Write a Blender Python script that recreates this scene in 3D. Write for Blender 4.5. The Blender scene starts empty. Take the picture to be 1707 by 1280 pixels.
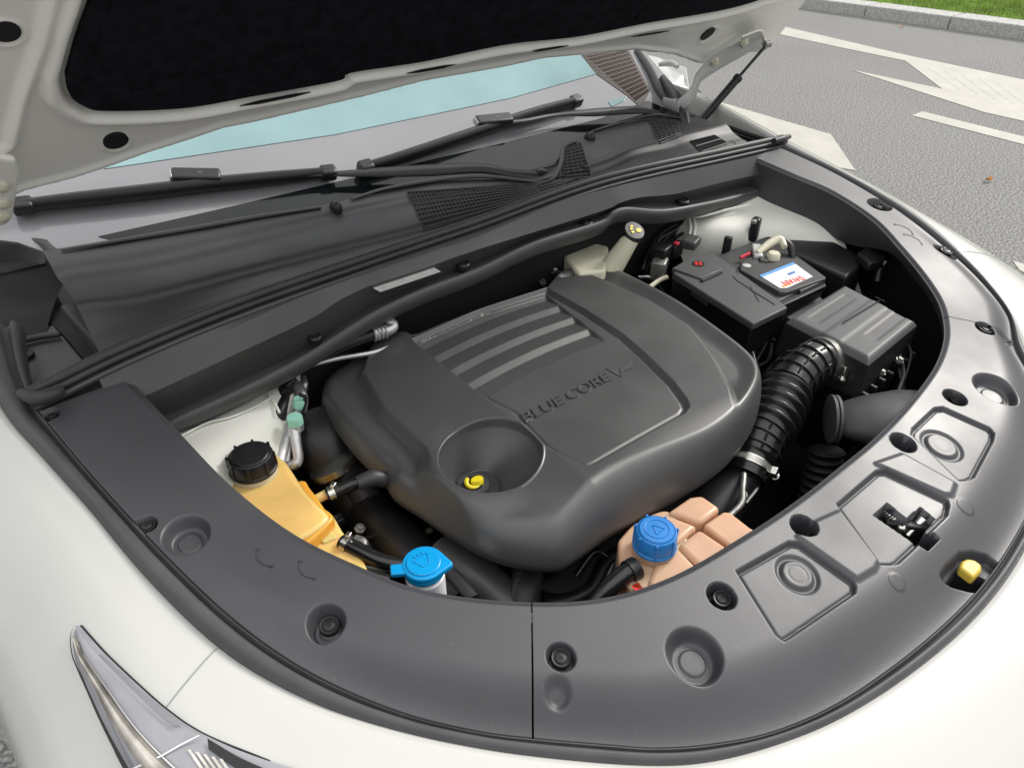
import bpy, math, random
import numpy as np
from mathutils import Vector, Matrix
from mathutils.bvhtree import BVHTree
R_ = math.radians
rng = np.random.default_rng(7)
random.seed(7)
S = bpy.context.scene
COL = S.collection

# ------------------------------------------------------------------ camera
RW = np.array([[0.7765446595, -0.3751127765, 0.5062299840],
               [-0.6300509364, -0.4575071230, 0.6274735451],
               [-0.0037695202, -0.8062119059, -0.5916148692]])   # rows: world axes seen from the camera
CAM = np.array([-0.7462911386, -0.8815760753, 1.5347359162])
cd = bpy.data.cameras.new('camera'); cam = bpy.data.objects.new('camera', cd); COL.objects.link(cam)
cd.sensor_width = 36; cd.lens = 36 * 1185 / 1707; cd.clip_start = 0.02; cd.clip_end = 2000
r, u, b = RW[:, 0], -RW[:, 1], -RW[:, 2]
cam.matrix_world = Matrix(((r[0], u[0], b[0], CAM[0]), (r[1], u[1], b[1], CAM[1]), (r[2], u[2], b[2], CAM[2]), (0, 0, 0, 1)))
S.camera = cam

# ------------------------------------------------------------------ world, sun, exposure
SUN_EL, SUN_AZ = 37, 92          # azimuth of the sun, degrees from +Y towards +X
w = bpy.data.worlds.new('World'); S.world = w; w.use_nodes = True
nt = w.node_tree; nt.nodes.clear()
out = nt.nodes.new('ShaderNodeOutputWorld'); bg = nt.nodes.new('ShaderNodeBackground')
sky = nt.nodes.new('ShaderNodeTexSky'); sky.sky_type = 'NISHITA'; sky.sun_disc = False
sky.sun_elevation = R_(SUN_EL); sky.sun_rotation = R_(SUN_AZ); sky.dust_density = 3
tc = nt.nodes.new('ShaderNodeTexCoord'); noi = nt.nodes.new('ShaderNodeTexNoise'); noi.inputs['Scale'].default_value = 2.2
noi.inputs['Detail'].default_value = 7; noi.inputs['Roughness'].default_value = .55
mp = nt.nodes.new('ShaderNodeMapping'); mp.inputs['Scale'].default_value = (1, 1, 2.4)
ramp = nt.nodes.new('ShaderNodeValToRGB')
ramp.color_ramp.elements[0].position = .32; ramp.color_ramp.elements[0].color = (5.5, 5.55, 5.6, 1)
ramp.color_ramp.elements[1].position = .68; ramp.color_ramp.elements[1].color = (9.9, 9.8, 9.6, 1)
mix = nt.nodes.new('ShaderNodeMix'); mix.data_type = 'RGBA'; mix.inputs[0].default_value = .94
nt.links.new(tc.outputs['Generated'], mp.inputs[0]); nt.links.new(mp.outputs[0], noi.inputs['Vector'])
nt.links.new(noi.outputs['Fac'], ramp.inputs[0]); nt.links.new(sky.outputs[0], mix.inputs[6]); nt.links.new(ramp.outputs[0], mix.inputs[7])
# an overcast sky is about three times brighter overhead than at the horizon
sep = nt.nodes.new('ShaderNodeSeparateXYZ'); nt.links.new(tc.outputs['Generated'], sep.inputs[0])
mr = nt.nodes.new('ShaderNodeMapRange'); mr.inputs[1].default_value = 0; mr.inputs[2].default_value = 1; mr.inputs[3].default_value = .5; mr.inputs[4].default_value = 1.6
nt.links.new(sep.outputs['Z'], mr.inputs[0])
vm = nt.nodes.new('ShaderNodeVectorMath'); vm.operation = 'SCALE'; nt.links.new(mix.outputs[2], vm.inputs[0]); nt.links.new(mr.outputs[0], vm.inputs['Scale'])
nt.links.new(vm.outputs[0], bg.inputs[0]); bg.inputs[1].default_value = .062
nt.links.new(bg.outputs[0], out.inputs[0])
sl = bpy.data.lights.new('sun', 'SUN'); sl.energy = 1.4; sl.angle = R_(17); sl.color = (1, .96, .9)
so = bpy.data.objects.new('sun', sl); COL.objects.link(so)
sd = Vector((math.sin(R_(SUN_AZ)) * math.cos(R_(SUN_EL)), math.cos(R_(SUN_AZ)) * math.cos(R_(SUN_EL)), math.sin(R_(SUN_EL))))
so.rotation_euler = sd.to_track_quat('Z', 'Y').to_euler(); so.location = (0, 0, 8)
S.view_settings.view_transform = 'Standard'; S.view_settings.look = 'None'
S.view_settings.gamma = 1; S.view_settings.use_curve_mapping = False
S.view_settings.exposure = 1.1

# ------------------------------------------------------------------ geometry helpers
TAN = math.tan(R_(10))            # the trim round the bay slopes forwards by ten degrees
def zc(x, y): return 1.02 + TAN * y
def ray(p):
    v = RW @ np.array([p[0] - 853.5, p[1] - 640, 1185.]); return v / np.linalg.norm(v)
def onplane(p, o, n):
    d = ray(p); return CAM + d * (((o - CAM) @ n) / (d @ n))
def P(p, z): return onplane(p, np.array([0, 0, z]), np.array([0, 0, 1.]))           # point at height z
NC = np.array([0, -math.sin(R_(10)), math.cos(R_(10))])
def C(p, off=0): return onplane(p, np.array([0, 0, 1.02]) + NC * off, NC)           # point on the trim plane
WSB, WSA = np.array([0, .235, 1.045]), R_(29)
NW = np.array([0, -math.sin(WSA), math.cos(WSA)])
def WS(p, off=0): return onplane(p, WSB + NW * off, NW)                             # on the windshield
HB, HA = np.array([0, .25, 1.17]), R_(50)
NH = np.array([0, -math.sin(HA), -math.cos(HA)])
def H(p, off=0): return onplane(p, HB + NH * off, NH)                               # on the raised hood's inner side
def PY(p, y): return onplane(p, np.array([0, y, 0]), np.array([0, 1., 0]))          # on an upright plane across the car
def sc(p, z): return float(np.linalg.norm(P((p[0] + 1, p[1]), z) - P(p, z)))        # metres per pixel there
def proj(wp):
    c = RW.T @ (np.array(wp) - CAM); return 853.5 + 1185 * c[0] / c[2], 640 + 1185 * c[1] / c[2]

def finish(me, m, smooth, ang):
    if m: me.materials.append(m)
    if smooth:
        me.polygons.foreach_set('use_smooth', [True] * len(me.polygons))
        if ang: me.set_sharp_from_angle(angle=R_(ang))
    me.update()
def obj(name, V, F, m, parent=None, smooth=True, ang=40, bevel=0, seg=2, sub=0):
    me = bpy.data.meshes.new(name); me.from_pydata([tuple(map(float, v)) for v in V], [], F)
    import bmesh
    bm = bmesh.new(); bm.from_mesh(me); bmesh.ops.recalc_face_normals(bm, faces=bm.faces[:]); bm.to_mesh(me); bm.free()
    finish(me, m, smooth, ang)
    o = bpy.data.objects.new(name, me); COL.objects.link(o)
    if parent: o.parent = parent
    if bevel:
        bv = o.modifiers.new('b', 'BEVEL'); bv.width = bevel; bv.segments = seg; bv.limit_method = 'ANGLE'; bv.angle_limit = R_(30)
        bv.harden_normals = False
    if sub:
        s = o.modifiers.new('s', 'SUBSURF'); s.levels = s.render_levels = sub
    return o
def grid(name, A, m, parent=None, flip=False, ang=None, close_u=False):
    nu, nv = A.shape[:2]
    idx = np.arange(nu * nv).reshape(nu, nv)
    if close_u: idx = np.vstack([idx, idx[:1]])
    a, b_, c, d = idx[:-1, :-1], idx[1:, :-1], idx[1:, 1:], idx[:-1, 1:]
    q = np.stack([a, b_, c, d] if not flip else [a, d, c, b_], -1).reshape(-1, 4)
    me = bpy.data.meshes.new(name); me.vertices.add(nu * nv); me.vertices.foreach_set('co', A.reshape(-1).astype(np.float32))
    me.loops.add(q.size); me.loops.foreach_set('vertex_index', q.reshape(-1).astype(np.int32))
    me.polygons.add(len(q)); me.polygons.foreach_set('loop_start', (np.arange(len(q)) * 4).astype(np.int32))
    me.update(calc_edges=True); finish(me, m, True, ang)
    o = bpy.data.objects.new(name, me); COL.objects.link(o)
    if parent: o.parent = parent
    return o
def spline(pts, n):
    p = np.array(pts, float); k = len(p)
    if k == 2: return p[0] + (p[1] - p[0]) * np.linspace(0, 1, n)[:, None]
    q = np.vstack([2 * p[0] - p[1], p, 2 * p[-1] - p[-2]])
    d = np.r_[0, np.cumsum(np.linalg.norm(np.diff(p, axis=0), axis=1) ** .5)]
    t = np.linspace(0, d[-1], n); i = np.clip(np.searchsorted(d, t, 'right') - 1, 0, k - 2)
    f = ((t - d[i]) / (d[i + 1] - d[i]))[:, None]
    a, b_, c, e = q[i], q[i + 1], q[i + 2], q[i + 3]
    return .5 * (2 * b_ + (c - a) * f + (2 * a - 5 * b_ + 4 * c - e) * f ** 2 + (3 * b_ - a - 3 * c + e) * f ** 3)
class MB:
    """collects several pieces of one solid into one mesh"""
    def __init__(s): s.V = []; s.F = []
    def add(s, V, F):
        n = len(s.V); s.V += [tuple(map(float, v)) for v in V]; s.F += [tuple(i + n for i in f) for f in F]
    def tube(s, pts, rad, n=12, res=24, straight=False, sq=None, up=None):
        p = np.array(pts, float) if straight else spline(pts, res)
        k = len(p); rad = np.array([rad] * k if np.isscalar(rad) else np.interp(np.linspace(0, 1, k), np.linspace(0, 1, len(rad)), rad))
        t = np.gradient(p, axis=0); t /= np.linalg.norm(t, axis=1)[:, None] + 1e-12
        ref = np.array(up if up is not None else ([0, 0, 1.] if abs(t[0][2]) < .9 else [1., 0, 0])); V = []
        for i in range(k):
            a = np.cross(t[i], ref); a /= np.linalg.norm(a) + 1e-12; c = np.cross(a, t[i])
            if up is None: ref = c
            for j in range(n):
                g = 2 * math.pi * j / n
                ca, sa = math.cos(g), math.sin(g)
                kx, ky = sq if sq else (1, 1)
                V.append(p[i] + rad[i] * (ca * a * kx + sa * c * ky))
        F = [(i * n + j, i * n + (j + 1) % n, (i + 1) * n + (j + 1) % n, (i + 1) * n + j) for i in range(k - 1) for j in range(n)]
        F += [tuple(range(n))[::-1], tuple((k - 1) * n + j for j in range(n))]
        s.add(V, F); return s
    def slab(s, top, dv):
        top = np.array(top, float); k = len(top); bot = top + np.array(dv)
        s.add(np.vstack([top, bot]), [tuple(range(k)), tuple(range(2 * k - 1, k - 1, -1))] + [(i, i + k, (i + 1) % k + k, (i + 1) % k) for i in range(k)])
        return s
    def box(s, c, d, rz=0, M=None):
        V = np.array([[i, j, k] for i in (-.5, .5) for j in (-.5, .5) for k in (-.5, .5)]) * np.array(d)
        if M is None: M = np.array(Matrix.Rotation(rz, 3, 'Z'))
        V = V @ np.array(M).T + np.array(c)
        s.add(V, [(0, 1, 3, 2), (4, 6, 7, 5), (0, 4, 5, 1), (2, 3, 7, 6), (0, 2, 6, 4), (1, 5, 7, 3)]); return s
    def lathe(s, prof, o, ax=(0, 0, 1), n=32, sx=1):
        ax = Vector(ax).normalized(); q = ax.to_track_quat('Z', 'Y').to_matrix(); q = np.array(q); V = []
        for (r_, z_) in prof:
            for j in range(n):
                g = 2 * math.pi * j / n; V.append(q @ np.array([r_ * math.cos(g) * sx, r_ * math.sin(g), z_]) + np.array(o))
        k = len(prof)
        F = [(i * n + j, i * n + (j + 1) % n, (i + 1) * n + (j + 1) % n, (i + 1) * n + j) for i in range(k - 1) for j in range(n)]
        F += [tuple(range(n))[::-1], tuple((k - 1) * n + j for j in range(n))]
        s.add(V, F); return s
    def build(s, name, m, parent=None, **kw): return obj(name, s.V, s.F, m, parent, **kw)
def tube(name, pts, rad, m, parent, **kw): return MB().tube(pts, rad, **kw).build(name, m, parent)
def lab(o, t): o['label'] = t; return o
def inpoly(X, Y, poly):
    """signed distance to a polygon (negative inside), vectorised"""
    poly = np.array(poly)[:, :2]; d = np.full(X.shape, 1e9); ins = np.zeros(X.shape, bool); k = len(poly)
    for i in range(k):
        a, b_ = poly[i], poly[(i + 1) % k]; e = b_ - a; L = e @ e
        if L < 1e-14: continue
        t = np.clip(((X - a[0]) * e[0] + (Y - a[1]) * e[1]) / L, 0, 1)
        d = np.minimum(d, np.hypot(X - a[0] - t * e[0], Y - a[1] - t * e[1]))
        c = (a[1] > Y) != (b_[1] > Y)
        with np.errstate(divide='ignore', invalid='ignore'):
            ins ^= c & (X < (b_[0] - a[0]) * (Y - a[1]) / (b_[1] - a[1] + 1e-15) + a[0])
    return np.where(ins, -d, d)
def linedist(X, Y, L):
    d = np.full(X.shape, 1e9); sgn = np.zeros(X.shape)
    for i in range(len(L) - 1):
        a, b_ = np.array(L[i][:2]), np.array(L[i + 1][:2]); e = b_ - a; ll = e @ e
        t = np.clip(((X - a[0]) * e[0] + (Y - a[1]) * e[1]) / ll, 0, 1)
        dd = np.hypot(X - a[0] - t * e[0], Y - a[1] - t * e[1]); s = np.sign(e[0] * (Y - a[1]) - e[1] * (X - a[0]))
        sgn = np.where(dd < d, s, sgn); d = np.minimum(d, dd)
    return d, sgn
def ss(a, b_, x): t = np.clip((x - a) / (b_ - a), 0, 1); return t * t * (3 - 2 * t)

# ------------------------------------------------------------------ materials
def mat(name, col, rough=.5, metal=0, spec=.5, coat=0, coat_rough=.05, bump=None, var=None, sss=0, sss_col=None, ior=None, sheen=0, trans=0, rvar=None, dirt=None):
    m = bpy.data.materials.new(name); m.use_nodes = True; n = m.node_tree; bs = n.nodes['Principled BSDF']
    bs.inputs['Base Color'].default_value = (*col, 1); bs.inputs['Roughness'].default_value = rough
    bs.inputs['Metallic'].default_value = metal; bs.inputs['Specular IOR Level'].default_value = spec
    bs.inputs['Coat Weight'].default_value = coat; bs.inputs['Coat Roughness'].default_value = coat_rough
    if ior: bs.inputs['IOR'].default_value = ior
    if trans: bs.inputs['Transmission Weight'].default_value = trans
    if sheen: bs.inputs['Sheen Weight'].default_value = sheen
    if sss:
        bs.inputs['Subsurface Weight'].default_value = sss; bs.inputs['Subsurface Radius'].default_value = sss_col or (.02, .012, .006)
        bs.inputs['Subsurface Scale'].default_value = 1
    tcn = n.nodes.new('ShaderNodeTexCoord')
    def noise(scale, det=4):
        t = n.nodes.new('ShaderNodeTexNoise'); t.inputs['Scale'].default_value = scale; t.inputs['Detail'].default_value = det
        n.links.new(tcn.outputs['Object'], t.inputs['Vector']); return t
    if bump:
        t = noise(bump[0], 2); bp = n.nodes.new('ShaderNodeBump'); bp.inputs['Strength'].default_value = bump[1]
        bp.inputs['Distance'].default_value = bump[2] if len(bump) > 2 else .001
        n.links.new(t.outputs['Fac'], bp.inputs['Height']); n.links.new(bp.outputs[0], bs.inputs['Normal'])
    last = None
    if var:
        t = noise(var[0]); rp = n.nodes.new('ShaderNodeValToRGB')
        rp.color_ramp.elements[0].position = .3; rp.color_ramp.elements[1].position = .7
        rp.color_ramp.elements[0].color = (*[c * (1 - var[1]) for c in col], 1); rp.color_ramp.elements[1].color = (*[min(1, c * (1 + var[1])) for c in col], 1)
        n.links.new(t.outputs['Fac'], rp.inputs[0]); n.links.new(rp.outputs[0], bs.inputs['Base Color']); last = rp.outputs[0]
    if dirt:      # specks of dust: scale, amount, colour
        v = noise(dirt[0], 3); rp = n.nodes.new('ShaderNodeValToRGB')
        rp.color_ramp.elements[0].position = dirt[1]; rp.color_ramp.elements[1].position = dirt[1] + .05
        mx = n.nodes.new('ShaderNodeMix'); mx.data_type = 'RGBA'; mx.inputs[6].default_value = (*col, 1); mx.inputs[7].default_value = (*dirt[2], 1)
        if last: n.links.new(last, mx.inputs[6])
        n.links.new(v.outputs['Fac'], rp.inputs[0]); n.links.new(rp.outputs[0], mx.inputs[0]); n.links.new(mx.outputs[2], bs.inputs['Base Color'])
    if rvar:
        t = noise(rvar[0]); mr = n.nodes.new('ShaderNodeMapRange'); mr.inputs[1].default_value = .3; mr.inputs[2].default_value = .7
        mr.inputs[3].default_value = rough - rvar[1]; mr.inputs[4].default_value = rough + rvar[1]
        n.links.new(t.outputs['Fac'], mr.inputs[0]); n.links.new(mr.outputs[0], bs.inputs['Roughness'])
    return m
M = dict(
    trim=mat('grained_trim_plastic', (.037, .038, .045), .48, spec=.8, bump=(800, .26, .0005), var=(7, .14), rvar=(5, .08), dirt=(420, .715, (.16, .155, .15))),
    cover=mat('engine_cover_plastic', (.050, .051, .052), .42, spec=.9, bump=(900, .16, .0004), var=(6, .14), rvar=(7, .08), dirt=(260, .72, (.14, .135, .13))),
    cowl=mat('cowl_plastic', (.032, .033, .037), .5, spec=.6, bump=(1000, .15, .0006), var=(9, .12), rvar=(6, .07)),
    bulk=mat('bulkhead_plastic', (.060, .061, .062), .5, spec=.5, bump=(900, .12, .0005), var=(8, .15), rvar=(5, .08)),
    rubber=mat('sealing_rubber', (.03, .03, .033), .5, spec=.5, bump=(300, .15, .0006), var=(30, .2)),
    rubber_face=mat('outer_rubber', (.065, .065, .070), .5, bump=(200, .1, .0006), var=(20, .15)),
    hose=mat('glossy_hose', (.012, .012, .013), .22, spec=.6, bump=(500, .2, .0008)),
    black=mat('black_plastic', (.011, .011, .013), .42, bump=(500, .15, .0005), var=(12, .25)),
    grey=mat('dark_grey_plastic', (.045, .046, .048), .5, bump=(700, .2, .0006), var=(15, .12)),
    airbox=mat('air_box_plastic', (.065, .067, .070), .52, spec=.6, bump=(700, .15, .0006), var=(10, .12)),
    pit=mat('near_black', (.006, .006, .008), .7),  # even near-black for bay lining, openings, slots and deep parts
    white=mat('white_paint', (.55, .55, .525), .28, coat=1, coat_rough=.03, spec=.5),
    inner_white=mat('white_inner_paint', (.80, .80, .74), .6, coat=.0, bump=(6, .5, .01), var=(9, .05), dirt=(60, .74, (.4, .38, .33))),
    hoodpaint=mat('cream_hood_paint', (.84, .83, .78), .35, coat=.5, coat_rough=.1, var=(4, .03)),
    pad=mat('insulation_felt', (.010, .010, .014), .95, spec=.1, bump=(260, .6, .002), var=(60, .4), dirt=(520, .79, (.12, .12, .12))),
    amber=mat('amber_tank_plastic', (.86, .56, .20), .3, sss=.6, sss_col=(.03, .014, .004), spec=.5, var=(14, .14), bump=(25, .3, .003)),
    fluid=mat('orange_fluid', (.80, .38, .05), .3, sss=.5, sss_col=(.03, .012, .002), var=(18, .12)),
    pink=mat('peach_tank_plastic', (.60, .38, .25), .38, sss=.6, sss_col=(.03, .014, .008), var=(13, .14), bump=(60, .25, .002), dirt=(260, .70, (.55, .42, .28))),
    cream=mat('cream_plastic', (.66, .64, .50), .4, sss=.3, sss_col=(.01, .008, .005), var=(18, .1)),
    blue=mat('blue_cap_plastic', (.02, .20, .56), .4, spec=.5, bump=(300, .15, .0006), var=(25, .1)),
    cyan=mat('cyan_cap_plastic', (.0, .30, .66), .35, spec=.5, bump=(200, .1, .0006), var=(20, .05)),
    mint=mat('mint_cap_plastic', (.33, .68, .54), .5),
    yellow=mat('yellow_plastic', (.80, .66, .02), .4),
    lever=mat('ochre_lever_plastic', (.62, .44, .06), .4),
    alu=mat('cast_aluminium', (.62, .62, .63), .42, metal=.85, bump=(120, .4, .001), var=(40, .15)),
    steel=mat('bright_steel', (.72, .71, .66), .28, metal=1, bump=(200, .2, .0005)),
    dirtysteel=mat('dull_steel', (.30, .30, .29), .5, metal=.8, var=(60, .4)),
    greypaint=mat('grey_primer_paint', (.36, .37, .36), .4, coat=.3, var=(8, .1)),
    red=mat('red_print', (.75, .03, .02), .5),
    pinkred=mat('red_plastic', (.65, .03, .06), .4),
    label=mat('label_paper', (.85, .86, .88), .4),
    bluep=mat('blue_print', (.12, .36, .75), .5),
    bluet=mat('dark_blue_print', (.05, .16, .45), .5),
    orangep=mat('orange_print', (.9, .35, .1), .5),
    sticker=mat('silver_sticker', (.55, .55, .54), .4, var=(60, .1)),
    cyan_patch=mat('cyan_reflection_and_mark', (.22, .34, .355), .06, spec=.25, var=(4, .16)),  # colour of the painted cyan reflection, also of the small glass mark
    frit_refl=mat('black_border_and_reflection', (.008, .010, .011), .08, spec=.5),  # black of the glass border and of the dark reflection above it
    brown=mat('brown_reflection_patch', (.03, .02, .017), .5, spec=.2),  # dark ground of the painted building reflection
    brownl=mat('brown_reflection_strip', (.10, .065, .05), .5),  # lighter strips of that painted reflection
    smoke=mat('smoked_lamp_lens', (.30, .30, .33), .1, spec=.6, coat=1, var=(14, .2)),
    chrome=mat('lamp_chrome', (.72, .72, .70), .16, metal=1),
    bronze=mat('tinted_reflector', (.50, .47, .43), .15, metal=.8, var=(30, .5)),
    finm=mat('grey_lamp_fin', (.20, .20, .22), .15, spec=.6, coat=1),
    leaf=mat('dead_leaf', (.42, .17, .03), .7),
    tape=mat('dull_tape', (.10, .10, .075), .5),
)
# glass of the windshield: reflected cloudy sky put into its grey colour, glossy surface
def glassmat():
    m = bpy.data.materials.new('windshield_glass'); m.use_nodes = True; n = m.node_tree; bs = n.nodes['Principled BSDF']
    bs.inputs['Base Color'].default_value = (.30, .30, .325, 1); bs.inputs['Roughness'].default_value = .05; bs.inputs['IOR'].default_value = 1.75
    bs.inputs['Coat Weight'].default_value = .2; bs.inputs['Coat Roughness'].default_value = .02
    t = n.nodes.new('ShaderNodeTexNoise'); t.inputs['Scale'].default_value = 2.4; t.inputs['Detail'].default_value = 4
    c = n.nodes.new('ShaderNodeTexCoord'); n.links.new(c.outputs['Object'], t.inputs['Vector'])
    rp = n.nodes.new('ShaderNodeValToRGB'); rp.color_ramp.elements[0].color = (.15, .155, .17, 1); rp.color_ramp.elements[1].color = (.28, .28, .29, 1)
    n.links.new(t.outputs['Fac'], rp.inputs[0]); n.links.new(rp.outputs[0], bs.inputs['Base Color']); return m
M['glass'] = glassmat()
def asphalt():
    m = bpy.data.materials.new('asphalt'); m.use_nodes = True; n = m.node_tree; bs = n.nodes['Principled BSDF']
    bs.inputs['Roughness'].default_value = .85; bs.inputs['Specular IOR Level'].default_value = .3
    c = n.nodes.new('ShaderNodeTexCoord')
    a = n.nodes.new('ShaderNodeTexNoise'); a.inputs['Scale'].default_value = 85; a.inputs['Detail'].default_value = 3
    b_ = n.nodes.new('ShaderNodeTexNoise'); b_.inputs['Scale'].default_value = .7; b_.inputs['Detail'].default_value = 5
    v = n.nodes.new('ShaderNodeTexVoronoi'); v.inputs['Scale'].default_value = 110
    for t in (a, b_, v): n.links.new(c.outputs['Object'], t.inputs['Vector'])
    r1 = n.nodes.new('ShaderNodeValToRGB'); r1.color_ramp.elements[0].position = .38; r1.color_ramp.elements[0].color = (.10, .10, .098, 1)
    r1.color_ramp.elements[1].position = .66; r1.color_ramp.elements[1].color = (.33, .326, .315, 1)
    n.links.new(a.outputs['Fac'], r1.inputs[0])
    mx = n.nodes.new('ShaderNodeMix'); mx.data_type = 'RGBA'; mx.blend_type = 'MULTIPLY'; mx.inputs[0].default_value = .5
    r2 = n.nodes.new('ShaderNodeValToRGB'); r2.color_ramp.elements[0].color = (.7, .7, .7, 1); r2.color_ramp.elements[1].color = (1.2, 1.2, 1.2, 1)
    n.links.new(b_.outputs['Fac'], r2.inputs[0]); n.links.new(r1.outputs[0], mx.inputs[6]); n.links.new(r2.outputs[0], mx.inputs[7])
    n.links.new(mx.outputs[2], bs.inputs['Base Color'])
    bp = n.nodes.new('ShaderNodeBump'); bp.inputs['Strength'].default_value = .4; bp.inputs['Distance'].default_value = .003
    n.links.new(v.outputs['Distance'], bp.inputs['Height']); n.links.new(bp.outputs[0], bs.inputs['Normal']); return m
M['asphalt'] = asphalt()
M['paint'] = mat('road_paint', (.43, .415, .375), .7, bump=(90, .7, .003), var=(5, .07), dirt=(45, .66, (.42, .40, .36)))
M['granite'] = mat('granite', (.40, .40, .385), .8, bump=(60, .8, .004), var=(45, .35))
M['soil'] = mat('soil', (.06, .08, .03), .95, bump=(40, .8, .01), var=(12, .3))
M['grassm'] = mat('grass', (.26, .40, .07), .6, var=(3, .4))

# ------------------------------------------------------------------ the place: road, markings, kerb, grass
def struct(o, k='structure'): o['kind'] = k; return o
road = struct(obj('road', [(-150, -150, 0), (8.62, -150, 0), (8.62, 150, 0), (-150, 150, 0)], [(0, 1, 2, 3)], M['asphalt'], smooth=False))
def marking(px, n='road_marking'):
    return MB().slab([P(p, 0.004) for p in px], (0, 0, -.003)).build(n, M['paint'], road, smooth=False)
marking([(1240, 29), (1270, 36), (1510, 92), (1720, 136), (1860, 164), (1860, 236), (1707, 202), (1640, 187), (1421, 117), (1571, 148.5), (1509, 101.5), (1400, 79), (1270, 51), (1240, 45)])
marking([(1520, 192.5), (1538, 186), (1707, 228), (1900, 275), (1900, 291), (1707, 241)])
marking([(1080, 140), (1195, 169), (1385, 224), (1426, 284), (1300, 262), (1150, 200)])
marking([(1688, 434), (1730, 448), (1730, 466), (1700, 450)])
for k in range(6):      # worn joints in the hatched paint
    a = P((1545 + k * 28, 112 + k * 6), .0045); b_ = P((1600 + k * 30, 150 + k * 8), .0045)
    MB().tube([a, b_], .006, n=4, res=3, sq=(1, .1), up=(0, 0, 1)).build('road_crack', M['granite'], road)
kerb = struct(bpy.data.objects.new('kerb', None)); COL.objects.link(kerb); kerb.location = (8.6, 0, 0)
y = -12.4; 
while y < 22:
    L = 1.0
    o = MB().box((0, 0, 0), (.36, L - .014, .20)).build('kerb_stone', M['granite'], kerb, smooth=False, bevel=.012)
    o.location = (.18 + random.uniform(-.006, .006), y + L / 2 + .28, .03 + random.uniform(-.004, .004)); o.rotation_euler.z = random.uniform(-.004, .004); y += L
verge = struct(obj('verge', [(8.9, -150, .1), (160, -150, .1), (160, 150, .1), (8.9, 150, .1)], [(0, 1, 2, 3)], M['soil'], smooth=False))
NB = 70000
bx = 8.93 + rng.random(NB) ** 1.3 * 4.2; by = -1 + rng.random(NB) * 9; hh = .035 + .06 * rng.random(NB); an = rng.random(NB) * 6.28
ln = rng.normal(0, .025, (NB, 2)); wd = .0035 + .003 * rng.random(NB)
V = np.zeros((NB, 3, 3)); V[:, 0] = np.c_[bx - wd * np.cos(an), by - wd * np.sin(an), np.full(NB, .1)]; V[:, 1] = np.c_[bx + wd * np.cos(an), by + wd * np.sin(an), np.full(NB, .1)]
V[:, 2] = np.c_[bx + ln[:, 0], by + ln[:, 1], .1 + hh]
me = bpy.data.meshes.new('grass'); me.vertices.add(NB * 3); me.vertices.foreach_set('co', V.reshape(-1)); me.loops.add(NB * 3)
me.loops.foreach_set('vertex_index', np.arange(NB * 3, dtype=np.int32)); me.polygons.add(NB); me.polygons.foreach_set('loop_start', (np.arange(NB) * 3).astype(np.int32))
me.update(calc_edges=True); me.materials.append(M['grassm']); go = bpy.data.objects.new('grass', me); COL.objects.link(go); struct(go, 'stuff')
leafspots = [((1648, 300), 'curled orange leaf alone on the asphalt between white lines and car'), ((1503, 45), 'orange leaf lying at the foot of the granite kerb'),
             ((1328, 14), 'dry brown leaf by the kerb near the raised bonnet')]
for (p, t) in leafspots:
    c = P(p, .012); V = []; k = 10; a0 = random.random() * 6
    for i in range(k):
        g = 2 * math.pi * i / k; rr = .034 * (1 - .35 * abs(math.sin(g * 1.5))); V.append((c[0] + rr * math.cos(g + a0), c[1] + .6 * rr * math.sin(g + a0), .008 + .02 * abs(math.sin(g))))
    V.append((c[0], c[1], .012)); o = obj('fallen_leaf', V, [(i, (i + 1) % k, k) for i in range(k)], M['leaf'])
    o['label'] = t; o['category'] = 'leaf'; o['group'] = 'fallen leaves on the road'

# ------------------------------------------------------------------ the car
car = bpy.data.objects.new('parked_car', None); COL.objects.link(car)
car['label'] = 'white car seen close up with its bonnet raised over a black engine bay'; car['category'] = 'car'

# symmetric outlines of the trim ring in plan (half curves, x >= 0), from the seal round to the nose
def half(pts): a = np.array(pts); return a
IN_L = [(.672, -.02), (.655, -.13), (.638, -.232), (.612, -.325), (.578, -.396), (.533, -.467), (.464, -.531), (.388, -.58), (.301, -.608), (.184, -.622), (.09, -.628), (0, -.629)]
IN_R = [(.628, -.02), (.645, -.11), (.662, -.195), (.644, -.301), (.594, -.388), (.541, -.465), (.493, -.519), (.438, -.557), (.38, -.583), (.301, -.604), (.19, -.620), (.09, -.628), (0, -.629)]
OUT_L = [(.767, -.02), (.748, -.136), (.728, -.24), (.713, -.308), (.695, -.374), (.672, -.435), (.643, -.49), (.602, -.55), (.558, -.6), (.52, -.635), (.477, -.672), (.435, -.707), (.388, -.737), (.331, -.765), (.258, -.787), (.169, -.802), (.08, -.811), (0, -.814)]
OUT_R = [(.722, -.02), (.735, -.14), (.728, -.254), (.706, -.36), (.68, -.45), (.65, -.523), (.602, -.59)] + OUT_L[9:]
EDGE_L = [(.815, .36), (.812, .16), (.802, .007), (.784, -.085), (.765, -.18), (.745, -.29), (.714, -.40), (.673, -.483), (.626, -.549), (.568, -.613), (.506, -.671), (.449, -.718), (.402, -.748), (.343, -.774), (.274, -.797), (.19, -.815), (.09, -.828), (0, -.832)]
EDGE_R = [(.80, .36), (.79, .16), (.778, .007), (.776, -.1), (.768, -.24), (.745, -.37), (.705, -.47), (.655, -.545), (.59, -.61)] + EDGE_L[10:]
def full(L, Rr):
    l = np.array(L, float).copy(); l[:, 0] *= -1; r_ = np.array(Rr, float)[::-1][1:]
    return spline(np.vstack([l, r_]), 900)
CI, CO, CE = full(IN_L, IN_R), full(OUT_L, OUT_R), full(EDGE_L, EDGE_R)
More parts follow.
